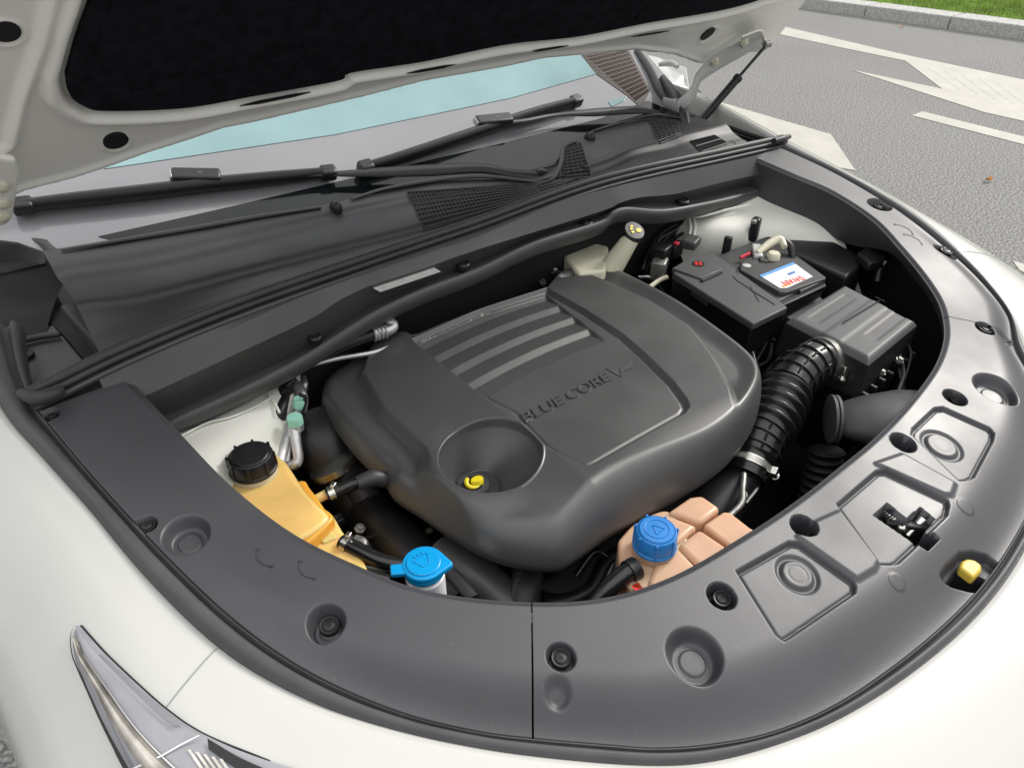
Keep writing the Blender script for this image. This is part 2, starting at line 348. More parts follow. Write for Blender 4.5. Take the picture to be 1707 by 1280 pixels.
def polar(curve):
    th = np.unwrap(np.arctan2(curve[:, 1], curve[:, 0]) % (2 * math.pi)); return th, np.hypot(curve[:, 0], curve[:, 1])
thI, rI = polar(CI); thO, rO = polar(CO); thE, rE = polar(CE)
def fI(t): return np.interp(t, thI, rI) - .007
def fO(t): return np.interp(t, thO, rO)
def fE(t): return np.interp(t, thE, rE)

# features pressed into the trim
def CC(p): q = C(p); return q[:2]
def rad(p, hw): return float(np.linalg.norm(C((p[0] + hw, p[1])) - C(p)))
DIMPLES = [  # px centre, half width px, floor ratio, depth
    ((310, 889), 43, .52, .012), ((543, 1035), 36, .45, .014), ((1158, 1090), 50, .5, .013), ((935, 1094), 26, .72, .011), ((930, 1148), 28, .05, .006),
    ((1203, 992), 25, .8, .015), ((1340, 877), 22, .85, .030), ((1505, 738), 20, .85, .035), ((1592, 662), 18, .8, .015), ((1661, 647), 35, .5, .013), ((1643, 546), 15, .75, .010),
    ((1680, 548), 16, .05, .005), ((1466, 340), 19, .5, .014), ((1577, 414), 18, .55, .014)]
OVALS = [((1497, 966), 14), ((1611, 841), 14)]
PAN_A = [(1226, 950), (1314, 901), (1332, 902), (1423, 967), (1428, 976), (1427, 988), (1318, 1062), (1307, 1068), (1293, 1058)]
PAN_B = [(1394, 840), (1460, 784), (1476, 782), (1572, 828), (1581, 832), (1584, 842), (1581, 858), (1552, 886), (1529, 910), (1499, 938), (1490, 941), (1466, 941)]
PAN_C = [(1518, 724), (1520, 714), (1557, 679), (1572, 677), (1650, 712), (1659, 722), (1657, 734), (1625, 795), (1615, 800), (1599, 801)]
BOSS = [((1331, 952), 30), ((1572, 738), 27)]
CUT = [(1457.6, 853.9), (1481.5, 833.8), (1514, 859.6), (1537, 840.5), (1561, 859.6), (1544.8, 880.7), (1550.5, 887.4), (1559, 886.5), (1568.7, 894), (1548.6, 915), (1537, 909.5), (1514, 892)]
LEV_O = [(1571, 944), (1580, 930), (1604, 907), (1629, 901), (1658, 903), (1686, 921), (1669, 946), (1642, 968), (1596, 962), (1579, 956)]
LEV_I = [(1588, 948), (1614, 919), (1622, 917), (1662, 935), (1664, 942), (1641, 965), (1624, 965), (1592, 953)]
SLOTS = [((85, 690), (62, 700), 16), ((245, 872), (222, 880), 18)]
PADS = []
def wall(sdist, depth, wd): return -depth * (1 - ss(-wd, 0, sdist))
def trim_h(X, Y, T):
    h = np.zeros(X.shape)
    h -= .022 * ss(.56, 1, T) ** 1.3 * ss(3.5, 3.9, TH) * (1 - ss(5.5, 5.9, TH))      # the nose rolls down towards its outer edge
    h += .0012 * np.sin(X * 9 + 1) * np.cos(Y * 11)
    for px, wd in ((PAN_A, .004), (PAN_B, .004), (PAN_C, .004)):
        pl = [CC(p) for p in px]; sdv = inpoly(X, Y, pl)
        h += wall(sdv - .001, .0052, .0048)
        h -= .0022 * np.exp(-((sdv + .0035) / .0013) ** 2)
    # raised plateaus between the recessed panels
    for px in ([(1344, 880), (1400, 855), (1462, 935), (1455, 948), (1428, 964), (1332, 896)], [(1462, 775), (1505, 760), (1590, 806), (1584, 824), (1574, 824)]):
        sdv = inpoly(X, Y, [CC(p) for p in px]); h += .0035 * (1 - ss(-.002, .006, sdv))
    for c, hw in BOSS:
        cc = CC(c); d = np.hypot(X - cc[0], Y - cc[1]); rr = rad(c, hw); h += -.0030 * (1 - ss(rr * .98, rr * 1.22, d)) + .0040 * (1 - ss(rr * .72, rr * .95, d)) - .0003 * np.exp(-((d - rr * .5) / .0012) ** 2)
    for c, hw in OVALS:
        cc = CC(c); d = np.hypot(X - cc[0], Y - cc[1]); rr = rad(c, hw); h += .0012 * (1 - ss(rr * .88, rr, d))
    for c, hw, fl, dp in DIMPLES:
        cc = CC(c); d = np.hypot(X - cc[0], Y - cc[1]); rr = rad(c, hw)
        h -= 1.25 * dp * (1 - ss(rr * (fl * .7 + .27), rr * .98, d))
        if hw > 34: h += .0014 * (1 - ss(rr * fl * .82, rr * fl * .9, d))
    for a, b_, hw in SLOTS:
        A, B_ = CC(a), CC(b_); d, _ = linedist(X, Y, [A, B_]); rr = rad(a, hw); h -= .010 * (1 - ss(rr * .75, rr, d))
    h += wall(inpoly(X, Y, [CC(p) for p in CUT]), .075, .0018)
    h += wall(inpoly(X, Y, [CC(p) for p in LEV_O]), .012, .006)
    h += wall(inpoly(X, Y, [CC(p) for p in LEV_I]), .06, .002)
    return h
def trim_panel(t0, t1, n, label, lipfun):
    global TH
    th = np.linspace(t0, t1, n); nr = 150
    base = np.r_[0, 0, 0, np.linspace(0, 1, nr), 1]
    ri, ro = fI(th), fO(th)
    lip = lipfun(th)
    Rr = ri[:, None] + (ro - ri)[:, None] * base[None, :]
    X = Rr * np.cos(th)[:, None]; Y = Rr * np.sin(th)[:, None]; T = np.broadcast_to(base[None, :], X.shape)
    TH = np.broadcast_to(th[:, None], X.shape)
    h = trim_h(X, Y, T)
    dI = (Rr - ri[:, None]); h -= .005 * (1 - ss(0, .009, dI))
    h[:, 2] -= .002; h[:, 1] -= lip * .7; h[:, 0] -= lip
    h[:, -1] -= .02
    Z = zc(X, Y) + h
    for k, off in ((0, .006), (1, .003)):        # the lip leans back under the trim
        X[:, k] += off * np.cos(th); Y[:, k] += off * np.sin(th)
    o = grid('trim_panel', np.stack([X, Y, Z], -1), M['trim'], car); o['label'] = label; return o
SEAM_L, SEAM_R = 2 * math.pi - R_(129.5) , 2 * math.pi - R_(50.2)
SEAM_L = math.atan2(-.541, -.447) % (2 * math.pi); SEAM_R = math.atan2(-.53, .445) % (2 * math.pi)
TA, TB = math.pi + .028, 2 * math.pi - .028
tl = trim_panel(TA, SEAM_L - .0012, 480, 'dark grained trim panel beside the amber coolant tank', lambda t: .022 + 0 * t)
tf = trim_panel(SEAM_L + .0012, SEAM_R - .0012, 900, 'grained trim panel at the nose with the latch opening', lambda t: .022 + 0 * t)
tr = trim_panel(SEAM_R + .0012, TB, 480, 'grained trim panel beside the battery and fuse box', lambda t: .022 + .06 * ss(5.7, 5.95, t))

def clip(px, depth, parent, hw=15, cross=True, dish=True):
    c = C(px, -depth); s = float(np.linalg.norm(C((px[0] + hw, px[1]), -depth) - c))
    mb = MB().lathe([(s, -.004), (s, .0012), (s * .93, .002), (s * .80, .0018), (s * .74, .0008), (s * .62, .0008), (s * .58, .0022), (s * .5, .0026), (0.0004, .0026)], c, NC, 28)
    o = mb.build('screw_clip', M['black'], parent, ang=30)
    if cross:
        q = Vector(NC).to_track_quat('Z', 'Y').to_matrix()
        m2 = MB()
        for a in (0, math.pi / 2): m2.box(c + NC * .0027, (s * .42, s * .10, .0006), M=q @ Matrix.Rotation(a + .4, 3, 'Z'))
        m2.build('cross_slot', M['pit'], o, smooth=False)
    return o
clip((88, 692), .0085, tl, 13); clip((245, 877), .0085, tl, 15); clip((549, 1043), .013, tl, 17)
clip((935, 1097), .0095, tf, 17); clip((1203, 998), .013, tf, 15); clip((1595, 666), .013, tf, 11, True); clip((1643, 548), .009, tf, 11)
clip((1345, 889), .028, tf, 12, False); clip((1466, 345), .0125, tr, 8); clip((1578, 419), .0125, tr, 9)
def mark_arc(p, hw, a0, a1, parent):
    c = CC(p); rr = rad(p, hw); pts = []
    for a in np.linspace(a0, a1, 12):
        x, y_ = c[0] + rr * math.cos(a), c[1] + rr * math.sin(a); pts.append((x, y_, zc(x, y_) + .0002))
    mb = MB().tube(pts, .0004, n=5, res=16)
    for e in (pts[0], pts[-1]): mb.box(e, (.003, .003, .0008), rz=a0)
    mb.build('moulded_mark', M['trim'], parent)
mark_arc((455, 920), 26, 2.3, 4.2, tl); mark_arc((525, 940), 26, 2.3, 4.2, tl)
mark_arc((1500, 385), 18, -1.0, .9, tr); mark_arc((1515, 402), 18, -1.0, .9, tr)

# latch and spring in the opening, yellow release lever
lt = MB()
a, b_ = C((1477, 855), -.022), C((1496, 872), -.022)
hx = []
for i in range(60):
    g = i / 59; c = a + (b_ - a) * g; q = g * 2 * math.pi * 5; hx.append(c + np.array([0, 0, 1]) * .006 * math.sin(q) + np.array([.7, -.7, 0]) * .006 * math.cos(q))
lt.tube(hx, .0013, n=6, res=160); tube('latch_spring', hx, .0013, M['steel'], tf, n=6, res=160)
latch = MB().box(C((1508, 880), -.03), (.05, .012, .02), rz=-.9).box(C((1500, 872), -.028), (.02, .014, .012), rz=.4).build('latch', M['black'], tf, bevel=.002)
MB().tube([C((1512, 892), -.03), C((1526, 876), -.022), C((1538, 864), -.016)], [.003, .004, .0055], n=10, sq=(1, .5)).build('latch_hook', M['steel'], tf)
MB().box(C((1502, 879), -.024), (.012, .010, .010), rz=.5).build('latch_pin', M['steel'], tf, bevel=.003)
lv = [C(p, -.012) for p in [(1600, 945), (1604, 934), (1613, 930), (1625, 932), (1637, 941), (1637, 950), (1624, 963)]]
MB().slab(lv, (0, 0, -.014)).build('release_lever', M['lever'], tf, bevel=.003, seg=3)

# rubber seal all round outside the trim
def ring_band(name, prof, m, t0, t1, n=500):
    th = np.linspace(t0, t1, n); rows = []
    for (u_, dz) in prof:
        rr = fO(th) + (fE(th) - fO(th)) * u_; X, Y = rr * np.cos(th), rr * np.sin(th); rows.append(np.stack([X, Y, zc(X, Y) + dz - .018 * ss(3.5, 3.9, th) * (1 - ss(5.5, 5.9, th))], -1))
    return grid(name, np.stack(rows, 1), m, car, ang=None)
rb = ring_band('outer_seal', [(-.05, -.03), (-.04, -.010), (.04, -.004), (.10, -.005), (.16, -.012), (.22, -.013), (.28, -.004), (.38, .001), (.55, .002), (.75, -.001), (.9, -.006), (.98, -.014), (1.0, -.03)], M['rubber_face'], TA - .25, TB + .03)

# ------------------------------------------------------------------ white bodywork round the bay
NB_ = 700
s_par = np.linspace(0, 1, NB_)
ce = CE[np.linspace(0, len(CE) - 1, NB_).astype(int)]
ce = np.vstack([spline(ce[::10], NB_)])
tg = np.gradient(ce, axis=0); tg /= np.linalg.norm(tg, axis=1)[:, None]; nrm = np.c_[tg[:, 1], -tg[:, 0]]
if (nrm[NB_ // 2] @ np.array([0, -1])) < 0: nrm = -nrm
F_PROF = np.array([(-.012, -.05), (-.009, -.016), (-.004, -.010), (.0, -.0075), (.006, -.0065), (.03, -.009), (.07, -.018), (.12, -.037), (.18, -.072), (.23, -.12), (.265, -.19), (.285, -.30), (.29, -.50), (.25, -.70)])
S_PROF = np.array([(-.010, -.05), (-.007, -.014), (-.003, -.008), (.0, -.006), (.004, -.006), (.015, -.010), (.035, -.017), (.06, -.032), (.09, -.056), (.12, -.09), (.138, -.145), (.148, -.25), (.15, -.50), (.13, -.72)])
def resprof(p, n=110):
    q = np.c_[p, np.zeros(len(p))]; return spline(q, n)[:, :2]
FP, SP = resprof(F_PROF), resprof(S_PROF)
wf = ss(.10, .45, np.abs(nrm[:, 1])) * (nrm[:, 1] < 0)
wf = np.convolve(np.pad(wf, 20, 'edge'), np.ones(41) / 41, 'valid')
drop = .014 * wf
prof = SP[None] * (1 - wf[:, None, None]) + FP[None] * wf[:, None, None]
XY = ce[:, None, :] + nrm[:, None, :] * prof[:, :, :1]
ZZ = (zc(ce[:, 0], ce[:, 1]) - drop)[:, None] + prof[:, :, 1]
# crease lines in the bumper skin
BODY = np.concatenate([XY, ZZ[..., None]], -1)
def bodycut(i0, i1, name, label=None):
    o = grid(name, BODY[i0:i1], M['white'], car)
    if label: o['label'] = label
    return o
def nearest_i(pt): return int(np.argmin(np.linalg.norm(ce - np.array(pt), axis=1)))
iL = nearest_i((-.716, -.395)); iR = nearest_i((.702, -.44))
bodycut(0, iL + 1, 'fender', 'white fender panel beside the headlight'); bodycut(iL, iR + 1, 'bumper_cover', 'white bumper skin across the nose'); bodycut(iR, NB_, 'fender', 'white fender panel on the road side')
dark = BODY.copy(); dark[..., :2] -= nrm[:, None, :] * .004; dark[..., 2] -= .004
for i in (iL, iR): MB().tube([v + np.array([0, 0, .0003]) for v in BODY[i, 8:84:2]], .0008, n=6, straight=True).build('panel_gap', M['greypaint'], car)
me = bpy.data.meshes.new('t'); q = BODY[::2, ::2]; nu, nv = q.shape[:2]
bvh = BVHTree.FromPolygons([Vector(v) for v in q.reshape(-1, 3)], [(i * nv + j, (i + 1) * nv + j, (i + 1) * nv + j + 1, i * nv + j + 1) for i in range(nu - 1) for j in range(nv - 1)])
def onbody(p, off=.002):
    d = Vector(ray(p)); h, n_, _, _ = bvh.ray_cast(Vector(CAM), d)
    if h is None: return None
    if n_.dot(d) > 0: n_ = -n_
    return np.array(h + n_ * off)
# headlight let into the corner
LL = [(133, 1044), (126, 1060), (129, 1096), (148, 1143), (171, 1199), (203, 1267), (240, 1340), (290, 1430)]
LR = [(136, 1043), (158, 1068), (184, 1096), (237, 1146), (283, 1186), (343, 1225), (450, 1269), (620, 1315)]
def strip_between(LA, LB, n, k, off, name, m, parent, dome=0):
    A, B_ = spline([(*p, 0) for p in LA], n), spline([(*p, 0) for p in LB], n); rows = []; lastp = None
    for i in range(n):
        row = []
        for j in range(k):
            g = j / (k - 1); q_ = A[i] * (1 - g) + B_[i] * g; v = onbody(q_[:2], off + dome * math.sin(math.pi * g))
            if v is None: v = lastp if lastp is not None else np.zeros(3)
            lastp = v; row.append(v)
        rows.append(row)
    return grid(name, np.array(rows), m, parent)
hl = strip_between(LL, LR, 80, 24, .0025, 'headlight', M['smoke'], car, dome=.004)
def mixl(a, b_, g): return [((1 - g) * p[0] + g * q_[0], (1 - g) * p[1] + g * q_[1]) for p, q_ in zip(spline([(*p, 0) for p in a], 12), spline([(*p, 0) for p in b_], 12))]
strip_between(mixl(LL, LR, .18)[1:], mixl(LL, LR, .40)[1:], 60, 8, .0075, 'reflector_strip', M['bronze'], hl, dome=.003)
strip_between(mixl(LL, LR, .42)[2:], mixl(LL, LR, .435)[2:], 60, 3, .0085, 'chrome_line', M['chrome'], hl)
strip_between(mixl(LL, LR, .03), mixl(LL, LR, .075), 60, 3, .0075, 'lamp_rim', M['black'], hl)
strip_between([(205, 1290), (270, 1262), (310, 1240), (337, 1227)], [(207, 1292), (272, 1264), (312, 1242), (339, 1228)], 20, 4, .0085, 'chrome_line', M['chrome'], hl)
strip_between(mixl(LL, LR, .955)[2:7], mixl(LL, LR, .86)[2:7], 30, 4, .0075, 'lamp_fin', M['finm'], hl)
strip_between([(350, 1232), (400, 1262), (450, 1285)], [(352, 1250), (395, 1280), (450, 1310)], 20, 4, .0066, 'lamp_housing', M['black'], hl)
strip_between([(330, 1262), (345, 1280), (360, 1300)], [(350, 1255), (368, 1276), (385, 1300)], 20, 4, .0062, 'lamp_reflector', M['finm'], hl)
def bodyline(px, r_, m, name, parent, off=.0):
    pts = [onbody(p, off) for p in spline([(*p, 0) for p in px], 14)[:, :2]]; pts = [p for p in pts if p is not None]
    if len(pts) > 2: MB().tube(pts, r_, n=6, res=40).build(name, m, parent)
for k in range(5):      # ribbed reflector inside the lamp
    strip_between([(318 + 13 * k, 1250 + 4 * k), (330 + 13 * k, 1268 + 4 * k), (345 + 13 * k, 1290 + 4 * k)], [(323 + 13 * k, 1250 + 4 * k), (336 + 13 * k, 1268 + 4 * k), (351 + 13 * k, 1290 + 4 * k)], 10, 3, .0072, 'reflector_rib', M['bronze'], hl)
bodyline(LR[:7], .0012, M['pit'], 'lamp_gasket', hl, .001); bodyline(LL[:7], .0014, M['pit'], 'lamp_gasket', hl, .001)
#bodyline([(1400, 1290), (1450, 1255), (1560, 1180), (1640, 1100), (1707, 1040)], .0006, M['greypaint'], 'bumper_crease', car)
#bodyline([(1470, 1092), (1560, 1120), (1640, 1155), (1700, 1190)], .0005, M['white'], 'bumper_crease', car)

# ------------------------------------------------------------------ bay lining and floor
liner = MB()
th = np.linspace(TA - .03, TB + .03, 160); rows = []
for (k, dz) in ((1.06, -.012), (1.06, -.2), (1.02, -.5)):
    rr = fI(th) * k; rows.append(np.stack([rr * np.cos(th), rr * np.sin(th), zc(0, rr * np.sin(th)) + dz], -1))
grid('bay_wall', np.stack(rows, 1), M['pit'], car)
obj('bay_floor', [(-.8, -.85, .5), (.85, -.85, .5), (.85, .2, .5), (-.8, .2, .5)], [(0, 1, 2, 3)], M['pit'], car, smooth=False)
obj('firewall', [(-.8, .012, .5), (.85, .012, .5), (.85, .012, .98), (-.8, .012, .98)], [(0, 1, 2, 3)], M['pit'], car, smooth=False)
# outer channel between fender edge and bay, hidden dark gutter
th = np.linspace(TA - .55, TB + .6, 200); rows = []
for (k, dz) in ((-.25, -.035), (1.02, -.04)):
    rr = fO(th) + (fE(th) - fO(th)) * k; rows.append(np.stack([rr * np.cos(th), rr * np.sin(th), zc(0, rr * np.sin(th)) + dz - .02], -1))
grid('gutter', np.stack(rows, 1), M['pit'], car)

# ------------------------------------------------------------------ engine cover
ZT = .932
SKA = [(655, 570, .912, .018), (617, 588, .897, .04), (578, 611, .890, .034), (544, 640, .882, .028), (536, 672, .876, .024), (541, 690, .874, .022), (570, 732, .872, .024), (603, 770, .872, .026), (641, 808, .872, .028), (655, 829, .872, .028),
       (697, 857, .873, .030), (744, 889, .875, .032), (791, 917, .877, .034), (837, 936, .878, .036), (889, 946, .878, .038), (931, 947, .878, .040), (962, 930, .876, .042), (1010, 896, .872, .044), (1060, 868, .868, .046), (1123, 833, .866, .045), (1203, 781, .866, .038),
       (1245, 732, .868, .032), (1264, 686, .872, .027), (1267, 645, .878, .025), (1250, 612, .884, .024), (1203, 566, .894, .021), (1133, 510, .903, .02), (1062, 467, .912, .016), (1025, 449, .918, .014), (987, 444, .922, .013), (940, 451, .925, .011), (918, 474, .927, .009),
       (911, 480, .927, .008), (860, 500, .925, .008), (800, 521, .925, .008), (740, 547, .923, .008), (690, 570, .92, .008), (672, 569, .915, .012)]
SK = [p[:3] for p in SKA]; SKW = [p[3] for p in SKA]
sk = np.array([P(p[:2], p[2]) for p in SK]); cen = np.array([P((880, 690), ZT)[0], P((880, 690), ZT)[1]])
NTH = 1000
skc = spline(np.vstack([np.c_[sk, SKW], np.r_[sk[0], SKW[0]]]), NTH + 1)[:-1]
dv = skc[:, :2] - cen; Rm = np.hypot(dv[:, 0], dv[:, 1])
NRd = 300
tt = np.linspace(.002, 1, NRd) ** .82
X = cen[0] + dv[:, :1] * tt[None]; Y = cen[1] + dv[:, 1:2] * tt[None]
din = Rm[:, None] * (1 - tt[None]); W_ = skc[:, 3:4]
un = np.clip(1 - din / W_, 0, 1)
def PE(p): return P(p, ZT)[:2]
top = ZT + .006 * (1 - ((X - cen[0]) / .25) ** 2) + 0.0 * Y
top = top - .022 * ss(-.45, -.60, Y)                       # falls away to the front
# outer facets beyond the two creases
KR = [PE(p) for p in [(925, 462), (985, 452), (1079, 492), (1149, 537), (1187, 590), (1214, 645), (1224, 690), (1180, 740), (1100, 800), (900, 1000), (500, 1000), (300, 600), (600, 420)]]
top = top - .014 * ss(-.001, .012, inpoly(X, Y, KR)) * ss(-.50, -.42, Y) * ss(.0, .05, din)
KL = [PE(p) for p in [(640, 530), (606, 612), (640, 668), (690, 715), (732, 762), (772, 830), (900, 1000), (1400, 1000), (1400, 500), (900, 350)]]
top = top - .012 * np.clip((PE((745, 620))[0] - X) / .09, 0, 1.3)
top = top - .014 * ss(-.001, .014, inpoly(X, Y, KL))
Q = [PE(p) for p in [(687, 570), (800, 519), (912, 479), (975, 514), (1039, 556), (1076, 589), (1123, 636), (1146, 668), (1150, 680), (1142, 692), (1070, 734), (997, 777), (985, 782), (973, 781), (922, 758), (903, 746), (850, 690), (806, 668)]]
sdQ = inpoly(X, Y, Q)
h = -.0065 * (1 - np.clip((sdQ + .005) / .005, 0, 1))
h -= .0015 * np.exp(-((sdQ + .0085) / .0020) ** 2)
LV = inpoly(X, Y, [PE(p) for p in [(690, 574), (800, 524), (910, 486), (1012, 566), (806, 666)]])
# louvres: three slats that rise forwards and end in a lit step, bowed in plan
xm = (PE((690, 575))[0] + PE((985, 520))[0]) / 2; hwid = .15
yb0 = PE((690, 577))[1]; yb4 = PE((803, 667))[1]
bow = .010 * (1 - ((X - xm) / hwid) ** 2)
g = (yb0 + bow - Y) / (yb0 - yb4) * 4.0         # 0 at the rear lip, 4 at the flat panel
ph = g - np.floor(g)
saw = np.where(ph < .30, 1 - np.clip(ph / .30, 0, 1), (ph - .30) / .70)
lou = -.0125 + .0045 * saw
lou = np.where(g < .0, -.002, lou)
lou = np.where(g >= 4.0, -.0065, lou)
inside = 1 - ss(-.003, .001, LV)
inL = inside * (g < 4.28)
gf = ss(4.0, 4.28, g); lou2 = np.where(g < 4.0, lou, -.0065)
h = h * (1 - inL) + lou2 * inL
# the round bowl over the filler neck
bc = PE((817, 756)); br = float(np.linalg.norm(PE((904, 750)) - PE((730, 762)))) / 2
db = np.hypot(X - bc[0], Y - bc[1]); bowl = 1 - ss(.965, 1.0, db / br)
off = np.array([-.006, -.006]); d2 = np.hypot(X - bc[0] - off[0], Y - bc[1] - off[1])
bco = np.array([-.019, .013]); vx, vy = X - bc[0], Y - bc[1]
lam = np.clip(1 - db / br, 0, 1); d2 = np.hypot(vx - bco[0] * np.clip(lam * 1.3, 0, 1), vy - bco[1] * np.clip(lam * 1.3, 0, 1))
hb = -.056 * np.clip(2.0 * (1 - d2 / br), 0, 1) ** .8 - .003
h += .0012 * np.exp(-((db - br * 1.02) / .0016) ** 2)
top = top + h
gfac = (1 - un ** 2.3) ** .72
zsk = skc[:, 2:3]
Z = zsk + (top - zsk) * gfac
wb = (1 - ss(1.02, 1.55, db / br)) * ss(.0, .030, din); Z = Z * (1 - wb) + np.maximum(Z, ZT - .003) * wb; Z = Z * (1 - bowl) + (ZT + hb) * bowl
front = ss(-.38, -.48, Y)
A = np.stack([X, Y, Z], -1)
# skirt: two more rows straight down
ex = A[:, -1:].copy(); ex[..., 2] -= .010; ex[..., :2] += (cen - ex[..., :2]) * .015; ex2 = ex.copy(); ex2[..., 2] -= .03; ex2[..., :2] += (cen - ex2[..., :2]) * .16
A = np.concatenate([A, ex, ex2], 1)
ec = grid('engine_cover', A, M['cover'], car, close_u=True); ec['label'] = 'large dark grey plastic engine cover with three louvres and a round bowl'
# filler neck and yellow dipstick ring in the bowl
bz = ZT + .002 - .058
cb = np.array([bc[0] + bco[0], bc[1] + bco[1], bz + .002])
MB().lathe([(.0215, -.002), (.0215, .0030), (.0205, .0045), (.0135, .0045), (.0125, .003), (.0122, -.02)], cb, (0, 0, 1), 40).build('filler_collar', M['grey'], ec, ang=30)
MB().lathe([(.0125, -.001), (.0125, .0048), (.001, .0049)], cb, (0, 0, 1), 32).build('filler_hole', M['pit'], ec)
MB().tube([cb + np.array([.003 + .0125 * math.cos(a), .000 + .0085 * math.sin(a), .007 + .007 * math.cos(a * .5)]) for a in np.linspace(2.2, 6.6, 16)], .0030, n=10, res=40).build('dipstick_handle', M['yellow'], ec)
MB().lathe([(.007, -.01), (.007, .009), (.006, .0105), (.0005, .0105)], cb + np.array([.005, -.003, 0]), (0, .2, 1), 20, sx=1.3).build('dipstick_cap', M['yellow'], ec)
# moulded lettering
def text(s, m, parent, loc, xdir, ydir, width, depth=.0008, name='lettering', shear=0, bold=0, drape=None):
    cu = bpy.data.curves.new(name, 'FONT'); cu.body = s; cu.size = 1; cu.extrude = 0; cu.shear = shear; cu.offset = bold
    t = bpy.data.objects.new('t', cu); COL.objects.link(t); bpy.context.view_layer.update()
    dg = bpy.context.evaluated_depsgraph_get(); me = bpy.data.meshes.new_from_object(t.evaluated_get(dg)); bpy.data.objects.remove(t)
    V = np.array([v.co[:] for v in me.vertices]); x0, x1 = V[:, 0].min(), V[:, 0].max(); s_ = width / (x1 - x0)
    xd = np.array(xdir) / np.linalg.norm(xdir); yd = np.array(ydir, float); n_ = np.cross(xd, yd); n_ /= np.linalg.norm(n_)
    V2 = np.array(loc) + (V[:, :1] - x0) * s_ * xd + V[:, 1:2] * s_ * yd + n_ * 0
    if drape:
        for v in V2: v[2] = drape(v[0], v[1]) + .0012
    F = [tuple(p.vertices) for p in me.polygons]; k = len(V2)
    import bmesh
    o = obj(name, V2, F, m, parent, smooth=False)
    sm = o.modifiers.new('s', 'SOLIDIFY'); sm.thickness = depth; sm.offset = 0
    return o
ebv = BVHTree.FromPolygons([Vector(v) for v in A[::2, ::2].reshape(-1, 3)], [(i * nv2 + j, ((i + 1) % nu2) * nv2 + j, ((i + 1) % nu2) * nv2 + j + 1, i * nv2 + j + 1) for nu2, nv2 in [A[::2, ::2].shape[:2]] for i in range(nu2) for j in range(nv2 - 1)])
def onec(x, y): h_ = ebv.ray_cast(Vector((x, y, 2)), Vector((0, 0, -1)))[0]; return (h_.z if h_ else ZT)
a, b_ = P((877, 702), ZT + .003), P((1024, 626), ZT + .003)
zt = ZT + .0035
L0 = np.array([a[0], a[1], zt]); xd = np.array([b_[0] - a[0], b_[1] - a[1], 0])
text('BLUE CORE', M['cover'], ec, L0 - np.array([0, 0, .0005]), xd, (0.0, .85, 0), float(np.linalg.norm(xd)), depth=.0024, shear=.25, bold=.012, drape=onec)
for poly in ([(1010, 608), (1022, 610), (1031, 609), (1036, 622), (1026, 618)], [(1034, 607), (1056, 593), (1056, 606), (1040, 613), (1037, 624)]):
    MB().slab([np.array([q_[0], q_[1], onec(q_[0], q_[1]) + .0012]) for q_ in [P(p, zt) for p in poly]], (0, 0, -.002)).build('emblem', M['bulk'], ec, smooth=False)

# ------------------------------------------------------------------ bulkhead trim in front of the seal
def rowpts(px, z, n): q_ = np.array([P(p[:2], p[2] if len(p) > 2 else z) for p in px]); o = np.argsort(q_[:, 0]); return spline(q_[o], n)
NR_ = 260
def rowy(px, y, n): q_ = np.array([PY(p, y) for p in px]); o = np.argsort(q_[:, 0]); return spline(q_[o], n)
rows = [rowy([(60, 690), (124, 651), (270, 583), (400, 530), (634, 443), (800, 386), (1000, 318), (1200, 272), (1290, 252)], -.014, NR_),
        rowy([(140, 665), (225, 629), (400, 543), (484, 503), (587, 464), (705, 424), (800, 392), (964, 328), (1128, 288), (1200, 274), (1288, 256)], -.024, NR_),
        rowy([(165, 690), (235, 663), (400, 587), (517, 532), (560, 504), (587, 490), (622, 474.5), (705, 448), (800, 415), (1000, 353), (1034, 338), (1069, 329), (1128, 323), (1200, 305), (1260, 292), (1300, 284)], -.040, NR_),
        rowy([(180, 715), (285, 685), (400, 632), (505, 583), (587, 530), (634, 503), (705, 471), (800, 436), (894, 393), (1000, 359), (1034, 343), (1069, 337), (1128, 337), (1200, 321), (1260, 305), (1305, 294)], -.016, NR_),
        rowy([(215, 742), (292, 702), (400, 652), (501, 600), (587, 546), (634, 518), (705, 485), (800, 449), (894, 405), (1002, 371), (1022, 355), (1046, 348), (1093, 351.5), (1128, 349), (1200, 335), (1250, 322), (1315, 300)], -.046, NR_)]
B = np.stack(rows, 1)
# resample every row on a common x so that the loft does not shear
xs = np.linspace(max(B[0, :, 0].max(), -.70), min(B[-1, :, 0].min(), .66), NR_)
C2 = np.zeros((NR_, B.shape[1], 3))
for k in range(B.shape[1]):
    o_ = np.argsort(B[:, k, 0])
    for c in (1, 2): C2[:, k, c] = np.interp(xs, B[o_, k, 0], B[o_, k, c])
    C2[:, k, 0] = xs
lip = C2[:, -1:].copy(); lip1 = lip + np.array([0, -.004, -.003]); lip2 = lip + np.array([0, -.005, -.020]); lip3 = lip + np.array([0, .01, -.03])
def refine(Ar, n):
    return np.stack([spline(Ar[i], n) for i in range(len(Ar))])
prof_rows = []
for i in range(NR_):
    p0, p1, p2, p3, p4 = C2[i]
    prof_rows.append(np.array([p0, p1 + (p0 - p1) * .12, p1, p1 + (p2 - p1) * .08, p2 + (p1 - p2) * .08, p2, p2 + (p3 - p2) * .15, p3 + (p2 - p3) * .2, p3 + (p4 - p3) * .06, p4 + (p3 - p4) * .1 + np.array([0, 0, .0]), p4 + np.array([0, .003, .0025]), p4 + np.array([0, 0, .002]), p4 + np.array([0, -.003, -.002]), p4 + np.array([0, -.003, -.011]), p4 + np.array([0, .01, -.03])]))
bk = grid('bulkhead_trim', np.array(prof_rows), M['bulk'], car, ang=50); bk['label'] = 'black moulded strip between rubber seal and engine'
